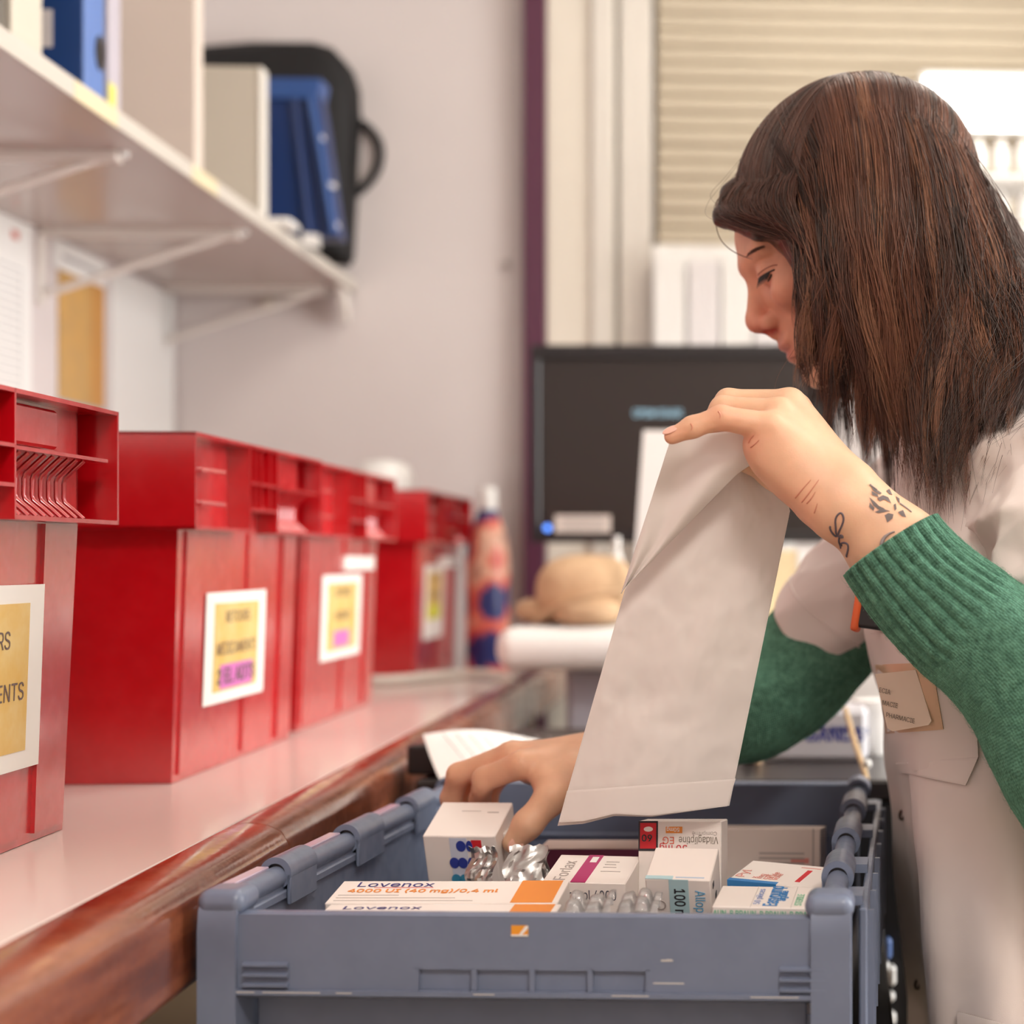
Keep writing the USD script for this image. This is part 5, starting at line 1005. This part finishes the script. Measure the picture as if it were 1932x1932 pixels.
def strands(F, n, npt, seed, layer, wig, clump, tmax=(.82, 1.04), tmin=0.0, mirror=False, srange=(0, 1), spread=.004):
    r = np.random.default_rng(seed); nc = max(8, int(n / clump)); cs = r.random(nc) * (srange[1] - srange[0]) + srange[0]; cl = r.random(nc); cphase = r.random((nc, 3)) * 6.28; clen = r.random(nc)
    ci = r.integers(0, nc, n); s = np.clip(cs[ci] + r.normal(0, .012, n), -.03, 1.03); G = unproj(F(s))                       # n, g, 3
    if mirror: G[..., 1] = 2 * YH - G[..., 1] + .002
    t = np.linspace(0, 1, npt)[None] * (tmax[0] + (tmax[1] - tmax[0]) * (.6 * clen[ci] + .4 * r.random(n)))[:, None] + tmin * r.random(n)[:, None] * .2
    t = np.clip(t, 0, 1.06)
    cp = CubicSpline(np.linspace(0, 1, G.shape[1]), G, axis=1)
    tq = np.linspace(0, 1.08, 60); dense = cp(tq)                                                # n, 60, 3
    x = t / 1.08 * 59; i0 = np.clip(x.astype(int), 0, 58); w = (x - i0)[..., None]; ar = np.arange(n)[:, None]
    pts = dense[ar, i0] * (1 - w) + dense[ar, i0 + 1] * w
    Gc = unproj(F(np.clip(cs[ci], -.03, 1.03)))
    if mirror: Gc[..., 1] = 2 * YH - Gc[..., 1] + .002
    dc = CubicSpline(np.linspace(0, 1, G.shape[1]), Gc, axis=1)(tq); ptc = dc[ar, i0] * (1 - w) + dc[ar, i0 + 1] * w; kt = (.85 * np.clip(t, 0, 1) ** 2)[..., None]; pts = pts * (1 - kt) + ptc * kt
    dep = (layer * cl[ci] ** 1.3 + .003 * r.random(n)); sgn = -1 if mirror else 1
    off = r.normal(0, 1, (n, 3)) * spread * np.array([1, .6, .6])
    prof_ = np.sin(np.clip(t, 0, 1) * np.pi * .5) ** .7
    pts = pts + off[:, None] * (prof_ * (1 - .72 * np.clip(t, 0, 1) ** 1.5))[..., None]
    pts[..., 1] += sgn * (dep[:, None] * prof_)
    # strands lie on the hair volume around the skull, not inside it
    lay = (1.0 - .10 * cl[ci] ** 1.5 + .02 * r.random(n))[:, None]
    qh = (pts - SHC) @ HR; kk = np.linalg.norm(qh / SHR, axis=-1); low = qh[..., 2] > -.055
    tgt = lay * 1.0; f_ = np.where((kk < tgt) & low, tgt / np.maximum(kk, .05), 1.0); pts = SHC + (qh * f_[..., None]) @ HR.T
    ph_ = cphase[ci]
    pts[..., 0] += wig * prof_ * t * (np.sin(t * 7 + ph_[:, :1]) + .5 * np.sin(t * 15 + ph_[:, 1:2])) ; pts[..., 1] += wig * .6 * prof_ * t * np.sin(t * 9 + ph_[:, 2:])
    pts[..., 0] += .0012 * t * np.sin(t * 30 + r.random((n, 1)) * 6.28)
    return pts
def curves(name, pts, w, mt, label=None):
    n, m = pts.shape[:2]; path = numbered(str(wo.GetPath()) + '/' + name); c = UsdGeom.BasisCurves.Define(stage, path)
    c.CreateTypeAttr('cubic'); c.CreateBasisAttr('catmullRom'); c.CreateWrapAttr('pinned')
    c.CreatePointsAttr(Vt.Vec3fArray.FromNumpy(np.ascontiguousarray((pts - [.16, 1.37, 0]).reshape(-1, 3), dtype=np.float32))); c.CreateCurveVertexCountsAttr(Vt.IntArray.FromNumpy(np.full(n, m, np.int32)))
    ww = np.broadcast_to(w * np.r_[np.ones(m - 4), .85, .65, .45, .2], (n, m)).ravel(); c.CreateWidthsAttr(Vt.FloatArray.FromNumpy(ww.astype(np.float32))); c.SetWidthsInterpolation('vertex')
    UsdShade.MaterialBindingAPI.Apply(c.GetPrim()).Bind(mt); tag(c.GetPrim(), label, None, None, 'stuff'); return c
# dark hair mass under the strands
hb_ = [ell(SHC, SHR - .010, HR, .01)]
for g in GN:
    gp = unproj(g); gp[:, 1] += .022
    for i in range(1, 3): hb_.append(cap(gp[i] + [.004, 0, 0], gp[i + 1] + [.004, 0, 0], .012, .012 if i < 2 else .006, .02))
    gm = gp.copy(); gm[:, 1] = 2 * YH - gm[:, 1]
    for i in range(1, 3): hb_.append(cap(gm[i] + [.004, 0, 0], gm[i + 1] + [.004, 0, 0], .012, .010 if i < 2 else .005, .02))
for g in BG[:2]:
    gp = unproj(g); gp[:, 1] += .014
    for i in range(0, 4): hb_.append(cap(gp[i], gp[i + 1], .007, .006, .012))
    gm = gp.copy(); gm[:, 1] = 2 * YH - gm[:, 1]
    for i in range(0, 2): hb_.append(cap(gm[i], gm[i + 1], .006, .004, .012))
face_cut = [hell((100, 0, -45), (60, 62, 78), 4, '-')]
hm = surface(hb_ + face_cut, .004, {}, B=12); relax(hm, 2)
wobj('hair_mass', hm, HM[0])
N = 1.0
for k, (mt, n, w, seed) in enumerate(((0, 2600, .00055, 21), (1, 3200, .00050, 22), (2, 2600, .00048, 23), (3, 1200, .00042, 24))):
    curves('hair_strands', strands(FN, n, 26, seed, .026 if k < 2 else .010, .0085, 40, tmax=(.72, 1.04)), w, HM[mt])
    curves('hair_strands', strands(FB, n // 2, 22, seed + 10, .012, .0012, 14, tmax=(.95, 1.05), spread=.003), w, HM[min(mt, 1) if k < 3 else 1])
curves('hair_strands', strands(FN, 1800, 22, 51, .02, .004, 20, mirror=True), .00055, HM[0]); curves('hair_strands', strands(FB, 700, 20, 52, .01, .001, 14, mirror=True, spread=.003, tmax=(.45, .55)), .00055, HM[0])
fly = strands(FN, 260, 26, 61, .006, .016, 2, tmax=(.7, 1.07), spread=.009); curves('flyaway_hair', fly, .00028, HM[2]); curves('flyaway_hair', strands(FB, 70, 22, 62, .004, .006, 2, spread=.009), .00026, HM[1])
lf = strands(FN, 220, 28, 71, .0, .020, 3, tmax=(.98, 1.06), srange=(.55, 1.0), spread=.012); curves('loose_ends', lf, .00045, HM[0])
one = np.array([spline(unproj(np.array([(1482, 420, 1.275), (1494, 470, 1.268), (1506, 520, 1.262), (1503, 590, 1.262), (1503, 680, 1.266)], float)), 24), spline(unproj(np.array([(1355, 400, 1.32), (1352, 430, 1.318), (1364, 458, 1.316), (1390, 478, 1.312), (1420, 490, 1.30)], float)), 24)])
curves('loose_strand', one, .0007, HM[1])
# wool fuzz on the near sleeve
r = np.random.default_rng(9); ii = r.integers(2, Vs.shape[0] - 40, 5200); jj = r.integers(0, Vs.shape[1], 5200); cen = Vs.mean(1)
p0 = Vs[ii, jj]; nn = p0 - cen[ii]; nn /= np.linalg.norm(nn, axis=1, keepdims=True); tng = r.normal(0, 1, (5200, 3)); tng -= nn * (tng * nn).sum(1, keepdims=True); tng /= np.linalg.norm(tng, axis=1, keepdims=True)
ln = (.0016 + .003 * r.random(5200) ** 2)[:, None]
fz = np.stack([p0 - nn * .0006, p0 + nn * ln * .30 + tng * ln * .15, p0 + nn * ln * .42 + tng * ln * .6, p0 + nn * ln * .40 + tng * ln * 1.1, p0 + nn * ln * .3 + tng * ln * 1.5], 1)
curves('wool_fuzz', fz, .00012, mat('wool_fibre', (104, 156, 128), .8))
# ================================================================ PAPER BAG
def paper_mat(name, rgb, tl):
    c = tuple(lin(rgb)); n = {"p": ("principled_bsdf", {"roughness": .5, "base_color": c, "specular_ior_level": .3}), "tr": ("translucent_bsdf", {"color": c}), "m": ("mix_closure", {"fac": tl}), "g": ("texture_coordinate", {}), "t": ("noise_texture", {"scale": 26.0, "detail": 3.0}), "b": ("bump", {"strength": .35, "distance": .004})}
    return usdkit.material(stage, '/World/Looks/' + name, n, [("p.BSDF", "m.closure1"), ("tr.BSDF", "m.closure2"), ("g.object", "t.vector"), ("t.fac", "b.height"), ("b.normal", "p.normal")], surface="m.closure")
M_bagp = paper_mat('bag_paper', (238, 230, 224), .16); M_bagf = paper_mat('bag_paper_flap', (238, 230, 224), .16)
pb = thing('paper_bag', 'white paper pharmacy bag hanging from the raised hand', 'paper bag')
n = 70; A, B = np.meshgrid(np.linspace(0, 1, n), np.linspace(0, 1, n), indexing='ij')
xl = np.interp(B, [0, .3, 1], [1330, 1190, 1052]); yl = np.interp(B, [0, .3, 1], [835, 1075, 1558])
xr = np.interp(B, [0, .10, .2, 1], [1440, 1470, 1491, 1376]); yr = np.interp(B, [0, .10, .2, 1], [868, 915, 962, 1520])
bw_ = np.interp(A, [0, .15, .33, .55, 1], [0, 2, -6, 4, 0]) * B ** 6
pxx = xl + (xr - xl) * A; pyy = yl + (yr - yl) * A + bw_
Yd = 1.188 + .006 * np.sin(A * np.pi) * -1.6 + .004 * (meshkit.fbm(np.stack([A * 3, B * 6, A * 0], -1), 4, 2) - .5) * 2.2 + .012 * B
obj('bag_panel', sheet(unproj(np.stack([pxx, pyy, Yd], -1)), .0004), M_bagp, pb, True)
Yd2 = Yd + .007 + .010 * np.sin(A * np.pi) * np.sin(B * np.pi * .9)
obj('bag_back', sheet(unproj(np.stack([pxx, pyy, Yd2], -1)), .0004), M_bagp, pb, True)
# folded front flap
xl2 = np.interp(B, [0, 1], [1266, 1172]); yl2 = np.interp(B, [0, 1], [826, 1120]); xr2 = np.interp(B, [0, .12, .3, 1], [1440, 1458, 1392, 1176]); yr2 = np.interp(B, [0, .12, .3, 1], [806, 850, 893, 1112])
px2 = xl2 + (xr2 - xl2) * A; py2 = yl2 + (yr2 - yl2) * A
Yf = 1.146 + .026 * B ** 1.2 + .004 * np.sin(A * 5 + B * 3) * (1 - B) - .003 * A * (1 - B) + .002 * np.sin(A * 9 - B * 4)
obj('folded_flap', sheet(unproj(np.stack([px2, py2, Yf], -1)), .0004), M_bagf, pb, True)
# glued bottom fold
Bq = np.linspace(0, 1, 12); A2, B2 = np.meshgrid(np.linspace(0, 1, n), Bq, indexing='ij')
xl3 = 1070 + (1054 - 1070) * B2; yl3 = 1492 + (1552 - 1492) * B2; xr3 = 1388 + (1372 - 1388) * B2; yr3 = 1469 + (1521 - 1469) * B2
bw3 = np.interp(A2, [0, .15, .33, .55, 1], [0, 2, -6, 4, 0]) * B2 ** 2
Y3 = 1.186 + .006 * np.sin(A2 * np.pi) * -1.6 + .008
obj('bottom_fold', sheet(unproj(np.stack([xl3 + (xr3 - xl3) * A2, yl3 + (yr3 - yl3) * A2 + bw3, Y3], -1)), .0005), M_bagp, pb, True)
